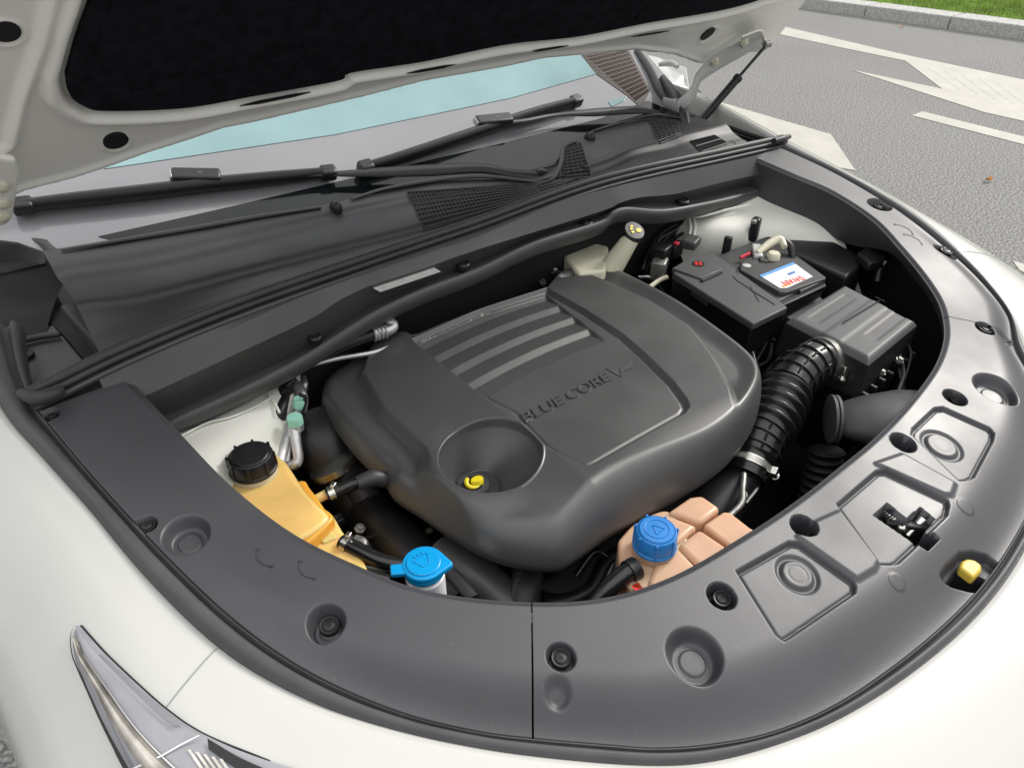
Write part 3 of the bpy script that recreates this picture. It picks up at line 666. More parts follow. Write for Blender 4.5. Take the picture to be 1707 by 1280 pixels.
for p in [(525, 563), (772, 441), (977, 371), (1138, 335)]:
    c = PY(p, -.030); s = 11 * sc(p, .98)
    MB().lathe([(s, -.006), (s, .002), (s * .8, .004), (s * .7, .0025), (s * .3, .0025), (s * .25, .004), (.0004, .004)], c, (0, -.1, 1), 22).build('screw_clip', M['black'], bk, ang=30)
MB().slab([PY(p, -.042) for p in [(625, 482), (727, 448), (735, 453), (634, 487)]], (0, .006, .0)).build('silver_label', M['sticker'], bk, smooth=False)

# the long rubber seal: bead on a flange
def seam_line(px, z): return [P(p, z) for p in px]
mid = [(48, 658), (66, 650), (206, 582), (400, 504), (634, 424), (800, 369), (999, 299), (1200, 254), (1306, 231)]
sl0 = [PY(p, .004) for p in mid]
def off(pts, dy, dz): return [np.array(p) + np.array([0, dy, dz]) for p in pts]
seal = MB().tube(off(sl0, .004, .000), .0075, n=14, res=140).build('hood_seal', M['rubber'], car); seal['label'] = 'long black rubber seal across the bay'
MB().tube(off(sl0, -.0085, -.004), .0045, n=10, res=140).build('seal_bead', M['rubber'], seal)
MB().tube(off(sl0, -.0175, -.010), .0028, n=10, res=140).build('seal_bead', M['rubber_face'], seal)
MB().tube(off(sl0, -.006, -.014), .012, n=8, res=140, sq=(1, .6)).build('seal_flange', M['rubber'], seal)
tube('seal_end', [P((35, 655), 1.032), P((60, 664), 1.034), P((85, 658), 1.036), P((100, 650), 1.034)], [.006, .0085, .009, .0075], M['rubber'], seal)
tube('seal_end', [P((1316, 228), 1.03), P((1304, 232), 1.034), P((1290, 236), 1.034)], [.005, .008, .0075], M['rubber'], seal)

# ------------------------------------------------------------------ cowl behind the seal
ROW0 = [(50, 650), (206, 580), (400, 502), (634, 422), (800, 367), (999, 297), (1200, 252), (1300, 230)]
ROW1 = [(60, 530), (150, 512), (234, 502), (328, 479), (400, 460), (541, 424), (700, 384), (800, 354), (900, 322), (1011, 281), (1058, 258), (1116, 244), (1160, 230), (1290, 205)]
ROW2 = [(75, 470, 1.076), (130, 455, 1.076), (240, 438, 1.073), (387, 405, 1.068), (500, 378, 1.062), (600, 352, 1.057), (700, 332), (800, 316), (890, 306), (950, 292), (1000, 262), (1100, 232), (1180, 212), (1260, 190)]
ROW3 = [(60, 424, 1.09), (105, 417, 1.088), (246, 393, 1.086), (387, 368, 1.08), (457, 356, 1.076), (531, 346, 1.070), (620, 327, 1.064), (700, 310, 1.058), (780, 302), (880, 300), (920, 288), (938, 262), (948, 240), (1010, 218), (1080, 200), (1140, 198), (1200, 190), (1240, 180)]
cr = [rowy(ROW0, .016, 300), rowy(ROW1, .07, 300), rowpts(ROW2, 1.052, 300), rowpts(ROW3, 1.056, 300)]
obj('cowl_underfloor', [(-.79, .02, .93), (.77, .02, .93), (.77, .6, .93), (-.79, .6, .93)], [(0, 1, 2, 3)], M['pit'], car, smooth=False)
xs = np.linspace(-.682, .655, 300); CW = np.zeros((300, 4, 3))
for k in range(4):
    o_ = np.argsort(cr[k][:, 0]); CW[:, k, 0] = xs
    for c in (1, 2): CW[:, k, c] = np.interp(xs, cr[k][o_, 0], cr[k][o_, c])
CW[:, 1, 1] = np.maximum(CW[:, 1, 1], CW[:, 0, 1] + .012); CW[:, 2, 1] = np.maximum(CW[:, 2, 1], CW[:, 1, 1] + .010); CW[:, 3, 1] = np.maximum(CW[:, 3, 1], CW[:, 2, 1] + .008)
prf = []
for i in range(300):
    a0, a1, a2, a3 = CW[i]
    pts = np.array([a0 + [0, -.01, -.03], a0, a0 * .5 + a1 * .5, a1 + [0, -.006, -.001], a1 + [0, .009, .009], a1 * .45 + a2 * .55 + [0, 0, .009], a2, a2 * .5 + a3 * .5 + [0, 0, .0015], a3, a3 + [0, .004, .001], a3 + [0, .006, -.012]])
    prf.append(spline(pts, 60))
COWL = np.array(prf)
cw = grid('cowl_panel', COWL, M['cowl'], car); cw['label'] = 'wide black cowl panel below the windshield'
def cowlpt(p, up=0):
    best = None
    d = ray(p); V = COWL.reshape(-1, 3) - CAM; k = np.argmax((V @ d) / np.linalg.norm(V, axis=1)); q_ = COWL.reshape(-1, 3)[k]
    return CAM + d * ((q_ - CAM) @ d) + np.array([0, 0, up])
cbv = BVHTree.FromPolygons([Vector(v) for v in COWL.reshape(-1, 3)], [(i * 60 + j, (i + 1) * 60 + j, (i + 1) * 60 + j + 1, i * 60 + j + 1) for i in range(299) for j in range(59)])
def oncowl(p, off=.001):
    hh_, n_, _, _ = cbv.ray_cast(Vector(CAM), Vector(ray(p)))
    if hh_ is None: return cowlpt(p, off)
    if n_.z < 0: n_ = -n_
    return np.array(hh_ + n_ * off)
def grille(corners, nu, nv, name='air_grille', bars=M['cowl']):
    """four corner pixels -> recessed black field with raised crossing bars"""
    def q2(u_, v_):
        a_, b2, c_, d_ = [np.array(k) for k in corners]; return (a_ * (1 - u_) + b2 * u_) * (1 - v_) + (d_ * (1 - u_) + c_ * u_) * v_
    G = np.array([[oncowl(q2(i / 30, j / 10), .0008) for j in range(11)] for i in range(31)])
    o = grid(name, G, M['pit'], cw)
    mb = MB()
    for i in range(nu + 1): mb.tube([oncowl(q2(i / nu, j / 6), .0016) for j in range(7)], .0010, n=4, res=7)
    b1 = mb.build('grille_bar', bars, o); b1['kind'] = 'stuff'
    mb = MB()
    for j in range(nv + 1): mb.tube([oncowl(q2(i / 24, j / nv), .0020) for i in range(25)], .0013, n=4, res=25)
    b2 = mb.build('grille_bar', bars, o); b2['kind'] = 'stuff'
    return o
grille([(678, 322), (890, 308), (905, 325), (706, 380)], 34, 8)
grille([(890, 309), (925, 302), (985, 300), (905, 326)], 10, 4)
grille([(938, 250), (968, 240), (986, 296), (938, 300)], 5, 10)
grille([(1080, 202), (1128, 205), (1135, 226), (1100, 240)], 5, 10)
grille([(1150, 236), (1190, 226), (1212, 240), (1168, 255)], 14, 2)
for p in [(560, 348), (984, 232)]:
    c = oncowl(p, .004)
    MB().lathe([(.014, -.008), (.013, .0), (.010, .006), (.006, .010), (.0005, .0115)], c, (0, -.4, 1), 22, sx=.75).build('washer_nozzle', M['black'], cw)
# raised rear lips of the cowl
for px in ([(103, 420), (200, 404), (330, 382), (430, 364), (535, 348)], [(585, 335), (640, 318), (720, 304), (800, 297), (870, 303), (905, 306)], [(905, 306), (925, 298), (935, 275), (940, 248), (960, 238)], [(985, 222), (1040, 205), (1090, 194), (1140, 200)]):
    MB().tube([oncowl(p, .003) for p in px], [.002, .005, .005, .003], n=8, res=40, sq=(1, .8)).build('cowl_lip', M['cowl'], cw)
# left end of the cowl: step rail and recess
def quad(name, px, zs, m, parent, thick=.004, bevel=.003):
    V = [P(p, z) for p, z in zip(px, zs)]; return MB().slab(V, (0, 0, -thick)).build(name, m, parent, smooth=False, bevel=bevel)
quad('cowl_rail', [(98, 507), (134, 503), (146, 514), (208, 578), (172, 590)], [1.050, 1.050, 1.048, 1.036, 1.036], M['cowl'], cw, .03, .004)
quad('inner_wing_cover', [(0, 565), (88, 540), (142, 602), (40, 652), (20, 600)], [1.0, 1.0, 1.0, 1.005, 1.0], M['trim'], car, .01, .004)
quad('inner_wing_cover', [(0, 430), (40, 436), (68, 520), (30, 530)], [1.03, 1.03, 1.0, 1.0], M['grey'], car, .01, .003)
quad('wing_rail', [(-30, 530), (68, 518), (92, 548), (0, 572)], [.992, .992, .992, .992], M['black'], car, .01, .003)
tube('wing_rail', [P((0, 583), 1.006), P((50, 565), 1.006), P((100, 556), 1.006)], .0045, M['trim'], car)
clip_c = P((35, 592), 1.004)
MB().lathe([(.016, -.006), (.015, .001), (.010, .003), (.009, .0015), (.004, .0015), (.0003, .004)], clip_c, (0, 0, 1), 24).build('screw_clip', M['black'], car, ang=30)
# pillar foot trim at the left corner
pf = np.array([[P((-30, 378), 1.088), P((5, 387), 1.09), P((38, 392), 1.09), P((72, 396), 1.088), P((88, 410), 1.084), P((102, 419), 1.082)],
               [P((-30, 398), 1.084), P((5, 399), 1.088), P((45, 400), 1.089), P((72, 408), 1.086), P((84, 420), 1.082), P((98, 428), 1.078)],
               [P((-30, 438), 1.045), P((0, 438), 1.045), P((40, 438), 1.05), P((60, 438), 1.055), P((72, 440), 1.06), P((90, 434), 1.066)]])
pfg = np.stack([spline(pf[i], 30) for i in range(3)]); pfg = np.stack([spline(pfg[:, j], 14) for j in range(30)])
grid('pillar_trim', pfg, M['grey'], car)

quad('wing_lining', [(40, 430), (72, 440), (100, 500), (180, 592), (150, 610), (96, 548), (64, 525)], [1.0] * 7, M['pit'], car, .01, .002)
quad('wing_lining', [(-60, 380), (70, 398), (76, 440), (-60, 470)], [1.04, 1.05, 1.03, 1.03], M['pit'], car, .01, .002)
# ------------------------------------------------------------------ windshield
ws = MB().slab([WS(p) for p in [(-40, 395), (30, 404), (88, 425), (108, 442), (300, 440), (1150, 215), (1130, 150), (1060, 70), (990, 20), (300, 120), (-200, 250)]], -NW * .005).build('windshield', M['glass'], car, smooth=False)
MB().slab([WS(p, .0012) for p in [(176, 281), (560, 224), (850, 164), (1000, 122), (1000, 40), (600, 100), (120, 260)]], -NW * .0008).build('cyan_reflection_band', M['cyan_patch'], ws, smooth=False)  # pale cyan reflection in the glass, painted as a thin sheet
MB().slab([WS(p, .0012) for p in [(164, 394), (330, 357), (520, 313), (720, 266), (850, 236), (1000, 198), (1080, 168), (1165, 205), (330, 440)]], -NW * .0008).build('border_with_reflection', M['frit_refl'], ws, smooth=False)  # real black border, widened by a dark reflection painted in
bb = MB().slab([WS(p, .0013) for p in [(968, 92), (1044, 76), (1062, 110), (1084, 150), (1070, 180), (1046, 160), (992, 122)]], -NW * .0009).build('reflection_patch', M['brown'], ws, smooth=False)  # reflected building painted as a brown patch with a lattice
mb = MB()
def le(a_, b3, t): return (a_[0] + (b3[0] - a_[0]) * t, a_[1] + (b3[1] - a_[1]) * t)
for k in range(14):
    t = (k + .5) / 14; mb.tube([WS(le((978, 94), (1042, 80), t), .002), WS(le((1060, 168), (1082, 152), t), .002)], .0011, n=4, res=2)
for k in range(12):
    t = (k + .5) / 12; mb.tube([WS(le((974, 96), (1058, 166), t), .002), WS(le((1044, 80), (1083, 150), t), .002)], .0008, n=4, res=2)
mb.build('reflection_lattice', M['brownl'], bb)['kind'] = 'stuff'
MB().slab([WS(p, .0014) for p in [(1014, 170), (1046, 160), (1040, 168), (1020, 178)]], -NW * .0008).build('glass_mark', M['cyan_patch'], ws, smooth=False)
# pillar and far wing behind the raised hood
tube('windshield_pillar', [WS((1062, 86), .0), WS((1085, 120), .004), WS((1100, 150), .006), WS((1118, 175), .004)], [.010, .012, .013, .012], M['grey'], car, n=12)
tube('pillar_trim', [WS((1105, 130), .02), P((1128, 165), 1.09), P((1140, 195), 1.06), P((1146, 215), 1.045)], [.008, .012, .014, .008], M['cowl'], car)
cz = [P((1108, 210), 1.05), P((1133, 203), 1.055), P((1146, 214), 1.05), P((1150, 236), 1.04)]
tube('cowl_end_rail', [P((1143, 215), 1.045), P((1180, 225), 1.04), P((1225, 243), 1.033)], .006, M['grey'], car)

# ------------------------------------------------------------------ wipers
def WSp(p, o): return WS(p, o)
def wiper(label, blade, bz_, arm, az_, head, hub, hubr, endr):
    root = MB().tube([WS(p, bz_) for p in blade], [.010, .0125, .0135, .0135, .0125, .010], n=12, res=50, sq=(.8, 1.1), up=NW)
    o = root.build('wiper', M['black'], car); o['label'] = label
    MB().tube([WS(p, bz_ - .009) for p in blade], .0045, n=8, res=50, sq=(.7, 1.6), up=NW).build('wiper_rubber', M['rubber'], o)
    MB().tube([WS(p, a_) for p, a_ in zip(arm, az_)], endr, n=10, res=50, sq=(1, .55), up=NW).build('wiper_arm', M['black'], o)
    a_, b2 = WS(head[0], bz_ + .010), WS(head[1], bz_ + .010); dr = (b2 - a_); L_ = np.linalg.norm(dr); dr /= L_
    Mx = np.stack([dr, np.cross(NW, dr), NW], 1)
    MB().box((a_ + b2) / 2, (L_, .024, .017), M=Mx).build('blade_clip', M['black'], o, bevel=.004, seg=3)
    MB().box(a_ - dr * .001, (.005, .019, .013), M=Mx).build('clip_button', M['sticker'] if False else M['smoke'], o, bevel=.002)
    MB().box((a_ + b2) / 2 + NW * .008 + dr * .005, (.008, .007, .002), M=Mx).build('clip_tab', M['grey'], o, bevel=.001)
    for e, f in ((0, 1), (-1, -2)):
        p0, p1 = WS(blade[e], bz_), WS(blade[f], bz_); dd = (p1 - p0) / np.linalg.norm(p1 - p0); My = np.stack([dd, np.cross(NW, dd), NW], 1)
        MB().box(p0 + dd * .012, (.028, .024, .022), M=My).build('blade_end', M['black'], o, bevel=.005, seg=3)
    if hub:
        MB().lathe([(hubr, -.01), (hubr, .006), (hubr * .85, .010), (hubr * .5, .011), (.0005, .011)], WS(hub, az_[-1]), NW, 24).build('pivot_cap', M['hose'], o)
    return o
wiper('near wiper lying across the windshield', [(22, 345), (120, 334), (240, 321), (350, 308), (460, 297), (558, 287)], .018,
      [(300, 300), (400, 297), (500, 292), (596, 289), (700, 285), (800, 281), (850, 290), (900, 296)], [.026, .024, .022, .022, .026, .030, .026, .022], [(286, 293), (368, 294)], (902, 293), .013, [.006, .0065, .005, .0055, .011, .0135, .012, .011, .016])
wiper('far wiper slanting up the windshield', [(600, 282), (670, 262), (750, 236), (830, 209), (900, 186), (966, 167)], .018,
      [(820, 205), (870, 202), (925, 192), (990, 188), (1060, 184), (1100, 190)], [.026, .024, .022, .024, .026, .02], [(794, 204), (852, 198)], (1128, 196), .010, [.006, .006, .005, .011, .011, .008])

# ------------------------------------------------------------------ raised hood
DH = NH * .012
HO = [(-260, 470), (-80, 380), (39, 318), (60, 312), (123, 296), (176, 279), (246, 254), (316, 232), (369, 214), (420, 204), (600, 162), (705, 135), (838, 112), (901, 98), (989, 90), (1050, 84), (1120, 92), (1165, 108), (1200, 112), (1245, 78), (1300, 60), (1345, 0), (1420, -120), (1480, -400), (300, -900), (-900, -600)]
outl = [H(p) for p in HO]
base = MB().slab(outl, -NH * .022).build('hood', M['hoodpaint'], car, smooth=False, bevel=.006, seg=3); base['label'] = 'raised bonnet seen from below, cream painted'
PADPX = [(106, 118), (112, 150), (135, 168), (170, 176), (300, 172), (420, 152), (560, 127), (580, 114), (700, 96), (840, 68), (960, 55), (1080, 32), (1200, 12), (1270, -8), (1330, -40), (1380, -260), (700, -500), (250, -250), (140, 10)]
# the inner frame: a raised rounded lip round the opening that holds the felt
def hgrid():
    """height field on the hood's inner side: channel round the pad, ribs and edge flange"""
    us = np.linspace(-.78, .98, 560); vs = np.linspace(-.03, .62, 300)
    U, Vv = np.meshgrid(us, vs, indexing='ij')
    yd = np.array([0, -math.cos(HA), math.sin(HA)])
    def uv(p): q_ = H(p); return (q_[0], (q_ - HB) @ yd)
    pad = [uv(p) for p in PADPX]; so_ = inpoly(U, Vv, spline([(*p, 0) for p in [uv(p) for p in PADPX] + [uv(PADPX[0])]], 160)[:-1])
    hgt = np.zeros(U.shape)
    hgt += .013 * np.exp(-((so_ - .016) / .010) ** 2) * (so_ > -.02)
    hgt -= .012 * (1 - ss(-.01, .012, so_))
    rib, _ = linedist(U, Vv, [uv(p) for p in [(0, 245), (15, 232), (35, 150), (65, 60), (88, -30)]])
    hgt += .010 * np.exp(-(rib / .006) ** 2)
    e = inpoly(U, Vv, [uv(p) for p in HO]); hgt += .004 * np.exp(-((e + .012) / .006) ** 2)
    holes = [(193, 235, 19), (8, 52, 27), (1180, 57, 8)]
    for hx_, hy_, hw in holes:
        c = uv((hx_, hy_)); rr = abs(uv((hx_ + hw, hy_))[0] - c[0]); d_ = np.hypot(U - c[0], (Vv - c[1]) * 1.0)
        hgt += .0025 * np.exp(-((d_ - rr * 1.15) / .003) ** 2)
    W0 = HB[None, None] + U[..., None] * np.array([1., 0, 0]) + Vv[..., None] * yd
    Pn = W0 + NH * (hgt + .003)[..., None]
    return U, Vv, Pn, e, uv
U, Vv, Pn, e, uvf = hgrid()
nu, nv = U.shape; idx = np.arange(nu * nv).reshape(nu, nv); ok = e < -.004
q4 = np.stack([idx[:-1, :-1], idx[1:, :-1], idx[1:, 1:], idx[:-1, 1:]], -1); keep = ok[:-1, :-1] & ok[1:, :-1] & ok[1:, 1:] & ok[:-1, 1:]
# boundary points are pulled onto the outline so the skin's edge is clean
F4 = q4[keep].reshape(-1, 4); used = np.unique(F4); remap = -np.ones(nu * nv, int); remap[used] = np.arange(len(used))
VV = Pn.reshape(-1, 3)[used]; F4 = remap[F4]
me = bpy.data.meshes.new('hood_inner_frame'); me.vertices.add(len(VV)); me.vertices.foreach_set('co', VV.reshape(-1)); me.loops.add(F4.size); me.loops.foreach_set('vertex_index', F4.reshape(-1).astype(np.int32))
me.polygons.add(len(F4)); me.polygons.foreach_set('loop_start', (np.arange(len(F4)) * 4).astype(np.int32)); me.update(calc_edges=True); finish(me, M['hoodpaint'], True, None)
hf = bpy.data.objects.new('inner_frame', me); COL.objects.link(hf); hf.parent = base
padp = spline([(*p, 0) for p in PADPX + [PADPX[0]]], 150)[:-1]
pd = MB().slab([H(p[:2], .004) for p in padp], NH * .010).build('insulation_pad', M['pad'], base, smooth=False, bevel=.006, seg=3)
inner = [((1 - .09) * p[0] + .09 * 700, (1 - .22) * p[1] - .22 * 60) for p in padp[:, :2]]
MB().slab([H(p, .0142) for p in inner], NH * .002).build('pad_press_line', M['pad'], base, smooth=False, bevel=.001)
for p in [(200, 157), (560, 106), (868, 54), (1070, 25)]:
    c = H(p, .015); MB().lathe([(.010, -.002), (.010, .001), (.007, .002), (.004, .0015), (.0004, .002)], c, NH, 20, sx=1.2).build('pad_clip', M['pad'], base)
def slot(p0, p1, w_, dep=.0005, o_=.008):
    a_, b2 = H(p0, o_), H(p1, o_); MB().tube([a_, b2], [w_ * .3, w_, w_, w_, w_ * .3], n=10, res=20, sq=(1, .15), up=NH).build('frame_slot', M['pit'], base)
slot((400, 177), (518, 154), .0042, o_=.0155); slot((678, 123), (762, 108), .0040, o_=.0155); slot((880, 87), (948, 77), .0036, o_=.0155); slot((1052, 62), (1116, 52), .0032, o_=.0155)
def hhole(p, hw, sxx=1.25):
    c = H(p, .0050); rr = float(np.linalg.norm(H((p[0] + hw, p[1])) - H(p)))
    MB().lathe([(rr, -.002), (rr, .0012), (.0004, .0014)], c, NH, 28).build('frame_hole', M['pit'], base)
hhole((193, 235), 20); hhole((10, 53), 25); hhole((1180, 57), 7)
# hinges and gas strut
hg = [P((1118, 172), 1.10), P((1135, 168), 1.11), P((1152, 150), 1.13), P((1158, 118), 1.155)]
hin = MB().tube([P((1108, 172), 1.075), P((1132, 176), 1.085), P((1155, 155), 1.105), P((1166, 128), 1.13), H((1195, 104), .03), H((1235, 82), .03), H((1268, 62), .03)], [.012, .014, .014, .013, .017, .017, .016], n=12, res=60, sq=(1.15, .35), up=(.4, -1, .3)).build('hood_hinge', M['greypaint'], car)
for p in [(1192, 104), (1241, 70)]:
    MB().lathe([(.010, -.004), (.010, .002), (.006, .003), (.006, .008), (.0005, .009)], H(p, .038), NH, 6).build('hinge_bolt', M['cream'], hin)
MB().slab([H(p, .034) for p in [(1236, 60), (1268, 52), (1280, 80), (1268, 88), (1238, 88)]], -NH * .004).build('hinge_plate', M['greypaint'], hin, smooth=False, bevel=.003)
tube('hinge_rim', [H((1236, 62), .036), H((1268, 51), .036), H((1275, 66), .036), H((1281, 80), .036), H((1270, 88), .036)], .0025, M['hoodpaint'], hin)
s0, s1, s2 = P((1170, 200), 1.02), H((1226, 134), .06), H((1279, 74), .045)
st = MB().tube([s0, s0 * .45 + s2 * .55], .0095, n=16, res=3).build('gas_strut', M['black'], car)
MB().tube([s0 * .47 + s2 * .53, s2], .0038, n=12, res=3).build('strut_rod', M['hose'], st)
MB().lathe([(.0105, -.006), (.0115, 0), (.0105, .006)], s0 * .45 + s2 * .55, s2 - s0, 18).build('strut_collar', M['black'], st)
MB().lathe([(.008, -.008), (.008, .008)], s2, (1, -.3, 0), 12).build('strut_ball', M['dirtysteel'], st)
lh = MB().slab([H(p, .035) for p in [(-20, 262), (28, 268), (34, 290), (22, 366), (8, 378), (-20, 380)]], -NH * .01).build('hood_hinge', M['hoodpaint'], car, smooth=False, bevel=.004)
for p in [(2, 312), (4, 340), (4, 362)]: MB().lathe([(.009, -.004), (.009, .003), (.006, .005), (.0004, .006)], H(p, .036), NH, 8).build('hinge_bolt', M['cream'], lh)
# far wing top and black gutter at the right corner
far = [P((1060, 88), 1.09), P((1090, 92), 1.09), P((1165, 150), 1.03), P((1190, 168), 1.03)]
MB().slab([P((1062, 88), 1.08), P((1100, 96), 1.08), P((1145, 112), 1.08), P((1150, 150), 1.04), P((1120, 138), 1.06), P((1092, 122), 1.07)], (0, 0, -.01)).build('wing_top', M['white'], car, smooth=False, bevel=.004)
MB().slab([P(p, 1.0) for p in [(1120, 140), (1165, 150), (1200, 188), (1330, 245), (1300, 262), (1230, 245), (1150, 216), (1135, 170)]], (0, 0, -.01)).build('gutter_floor', M['pit'], car, smooth=False)
tube('gutter_rail', [P((1190, 200), 1.01), P((1240, 222), 1.01), P((1300, 240), 1.01)], .005, M['black'], car)
MB().tube([P((1098, 108), 1.085), P((1118, 106), 1.09), P((1130, 112), 1.085)], [.006, .009, .006], n=14).build('mirror_base', M['greypaint'], car)  # small grey base of the far door mirror

# ------------------------------------------------------------------ painted inner wings
def patch(name, rows_, m, n=40, k=24):
    g_ = np.stack([spline([P(p[:2], p[2]) for p in rw], n) for rw in rows_]); g_ = np.stack([spline(g_[:, j], k) for j in range(n)])
    return grid(name, g_, m, car)
iw = patch('inner_wing', [[(240, 690, .925), (330, 648, .925), (415, 610, .92), (500, 575, .915)], [(270, 735, .925), (350, 700, .92), (430, 665, .912), (500, 640, .90)], [(300, 775, .93), (370, 745, .92), (440, 710, .90), (485, 690, .88)], [(340, 830, .91), (400, 800, .89), (440, 780, .87), (470, 770, .85)], [(400, 900, .86), (430, 880, .84), (460, 850, .82), (480, 840, .78)]], M['inner_white'])
tube('wing_weld_seam', [P((300, 728), .927), P((345, 705), .924), P((385, 695), .920), (P((425, 678), .914)), P((455, 660), .91)], .0016, M['inner_white'], iw)
tube('wing_rib', [P((448, 658), .912), P((458, 672), .908), P((466, 688), .902)], .002, M['inner_white'], iw)
tw = patch('strut_tower', [[(1095, 350, .93), (1180, 330, .94), (1260, 305, .95), (1330, 290, .955)], [(1110, 370, .90), (1190, 352, .925), (1280, 335, .93), (1370, 330, .93)], [(1125, 400, .87), (1190, 385, .91), (1290, 375, .91), (1400, 385, .90)], [(1140, 440, .83), (1200, 430, .85), (1300, 420, .86), (1420, 440, .85)], [(1150, 480, .76), (1220, 480, .76), (1310, 480, .78), (1440, 500, .78)]], M['inner_white'])
tube('tower_crease', [P((1128, 352), .915), P((1160, 362), .93), P((1210, 350), .936), P((1250, 342), .94)], .0025, M['inner_white'], tw)
for x0 in (1148, 1156): tube('tower_crease', [P((x0, 360), .92), P((x0 + 3, 380), .905), P((x0 - 2, 405), .89)], .003, M['inner_white'], tw)

# ------------------------------------------------------------------ tanks and caps
def outline(px, z, n=60): return spline([P(p, z) for p in px + [px[0]]], n)[:-1]
def ribbed_cap(name, p, z, rpx, hgt, m, parent, ribs=9, ax=(0, 0, 1), top=None):
    c = P(p, z); s = rpx * sc(p, z)
    mb = MB().lathe([(s * .98, -hgt), (s * 1.02, -hgt), (s * 1.02, -hgt * .88), (s * .97, -hgt * .82), (s * .95, -hgt * .15), (s * .90, -.001), (s * .84, 0), (s * .82, -.0015), (s * .80, .0005), (s * .76, .0015), (.0004, .002)], c, ax, 56)
    o = mb.build(name, m, parent, ang=30)
    r2 = MB()
    for k in range(ribs):
        g_ = 2 * math.pi * k / ribs + .3; Mx = Matrix.Rotation(g_, 3, 'Z')
        r2.box(c + np.array([math.cos(g_), math.sin(g_), 0]) * s * .97 + np.array([0, 0, -hgt * .5]), (s * .12, s * .11, hgt * .98), M=Mx)
    r2.build('cap_rib', m, o, bevel=.001, smooth=False)
    return o, c, s
tk = MB().slab(outline([(360, 785), (385, 745), (430, 735), (470, 762), (485, 780), (508, 815), (530, 838), (546, 866), (470, 905), (380, 850)], .893, 70), (0, 0, -.10)).build('coolant_tank', M['amber'], car, bevel=.010, seg=4)
tk['label'] = 'amber coolant tank with black ribbed cap'
MB().slab(outline([(400, 842), (432, 826), (500, 800), (516, 812), (540, 845), (552, 868), (470, 930), (420, 890)], .889, 70), (0, 0, -.09)).build('tank_lower_body', M['fluid'], tk, bevel=.006, seg=3)
MB().slab(outline([(455, 890), (520, 850), (548, 850), (572, 885), (598, 918), (610, 955), (560, 970), (500, 930)], .872, 70), (0, 0, -.09)).build('tank_lower_body', M['amber'], tk, bevel=.010, seg=4)
for px in ([(508, 862), (532, 852), (562, 895), (540, 905), (528, 898)], [(478, 878), (498, 868), (528, 910), (510, 925)]):
    MB().slab([P(p, .8745) for p in px], (0, 0, -.004)).build('tank_rib', M['amber'], tk, bevel=.0018, seg=2)
cap, cc_, cs = ribbed_cap('tank_cap', (416, 757), .925, 39, .024, M['black'], tk, 8)
MB().lathe([(cs * .98, -.034), (cs * .98, -.0245), (cs * .5, -.024)], cc_, (0, 0, 1), 40).build('cap_collar', M['cream'], tk)
tube('tank_spout', [P((528, 832), .875), P((548, 822), .876), P((558, 820), .877)], .0065, M['amber'], tk)
def hose(name, pts, r_, m=M['hose'], clamps=(), parent=car, label=None, **kw):
    o = tube(name, pts, r_, m, parent, **kw)
    if label: o['label'] = label
    for (i, c) in clamps:
        d_ = np.array(pts[i + 1]) - np.array(pts[i]); c0 = np.array(pts[i]) + d_ * c; rr = (r_ if np.isscalar(r_) else r_[0]) * 1.18
        MB().lathe([(rr * .9, -.004), (rr, -.004), (rr, -.0015), (rr * .95, -.001), (rr * .95, .001), (rr, .0015), (rr, .004), (rr * .9, .004)], c0, d_, 22).build('hose_clamp', M['steel'], o, ang=30)
        MB().box(c0 + np.array([0.004, 0, rr * 1.2]), (.008, .006, .006), rz=.6).build('clamp_ear', M['steel'], o, bevel=.001)
    return o
hose('coolant_hose', [P((545, 826), .877), P((570, 815), .88), P((600, 803), .885), P((636, 800), .88), P((660, 806), .86)], .0085, clamps=((0, .35),))
MB().tube([P((596, 806), .888), P((622, 797), .888), P((642, 800), .880)], [.0095, .0115, .010], n=14, res=20).build('ribbed_boot', M['rubber'], car)
hose('coolant_hose', [P((570, 903), .872), P((600, 918), .872), P((635, 935), .868), P((680, 945), .86), P((730, 950), .84)], .0095, clamps=((0, .3),))
# washer filler
wc = P((706, 937), .922); wr = 36 * sc((706, 937), .922)
wsh = MB().lathe([(wr * .93, -.06), (wr * .93, -.020), (wr * .8, -.018)], wc, (0, 0, 1), 40).build('washer_filler_neck', M['label'], car); wsh['label'] = 'white neck of the washer bottle'
k = 56; V = []
def capring(scale, z_):
    return [wc + np.array([0, 0, z_]) + (np.array([math.cos(t), math.sin(t), 0]) * wr * scale) for t in np.linspace(0, 2 * math.pi, k, endpoint=False)]
tab = P((757, 938), .922) - wc; ta = math.atan2(tab[1], tab[0]); tlen = np.linalg.norm(tab)
def teardrop(scale, z_, n=64):
    o_ = []
    for t in np.linspace(0, 2 * math.pi, n, endpoint=False):
        da = (t - ta + math.pi) % (2 * math.pi) - math.pi; rr = wr * scale
        lim = math.acos(min(1, rr / tlen)) 
        if abs(da) < lim: rr = min(tlen * .97, wr * scale / max(.2, math.cos(lim - abs(da))))
        o_.append(wc + np.array([math.cos(t) * rr, math.sin(t) * rr, z_]))
    return o_
wcap = MB().slab(teardrop(1.0, 0), (0, 0, -.008)).slab([wc + (p - wc) * np.array([.97, .97, 1]) + np.array([0, 0, -.008]) for p in capring(1, 0)], (0, 0, -.006)).build('washer_cap', M['cyan'], wsh, bevel=.0022, seg=3)
MB().lathe([(wr * .80, 0), (wr * .80, .0012), (wr * .76, .0018), (.0004, .0022)], wc, (0, 0, 1), 48).build('cap_disc', M['cyan'], wsh, ang=30)
MB().slab([P(p, .921) for p in [(650, 940), (676, 938), (678, 955), (651, 958)]], (0, 0, -.006)).build('cap_strap', M['cyan'], wsh, bevel=.0015)
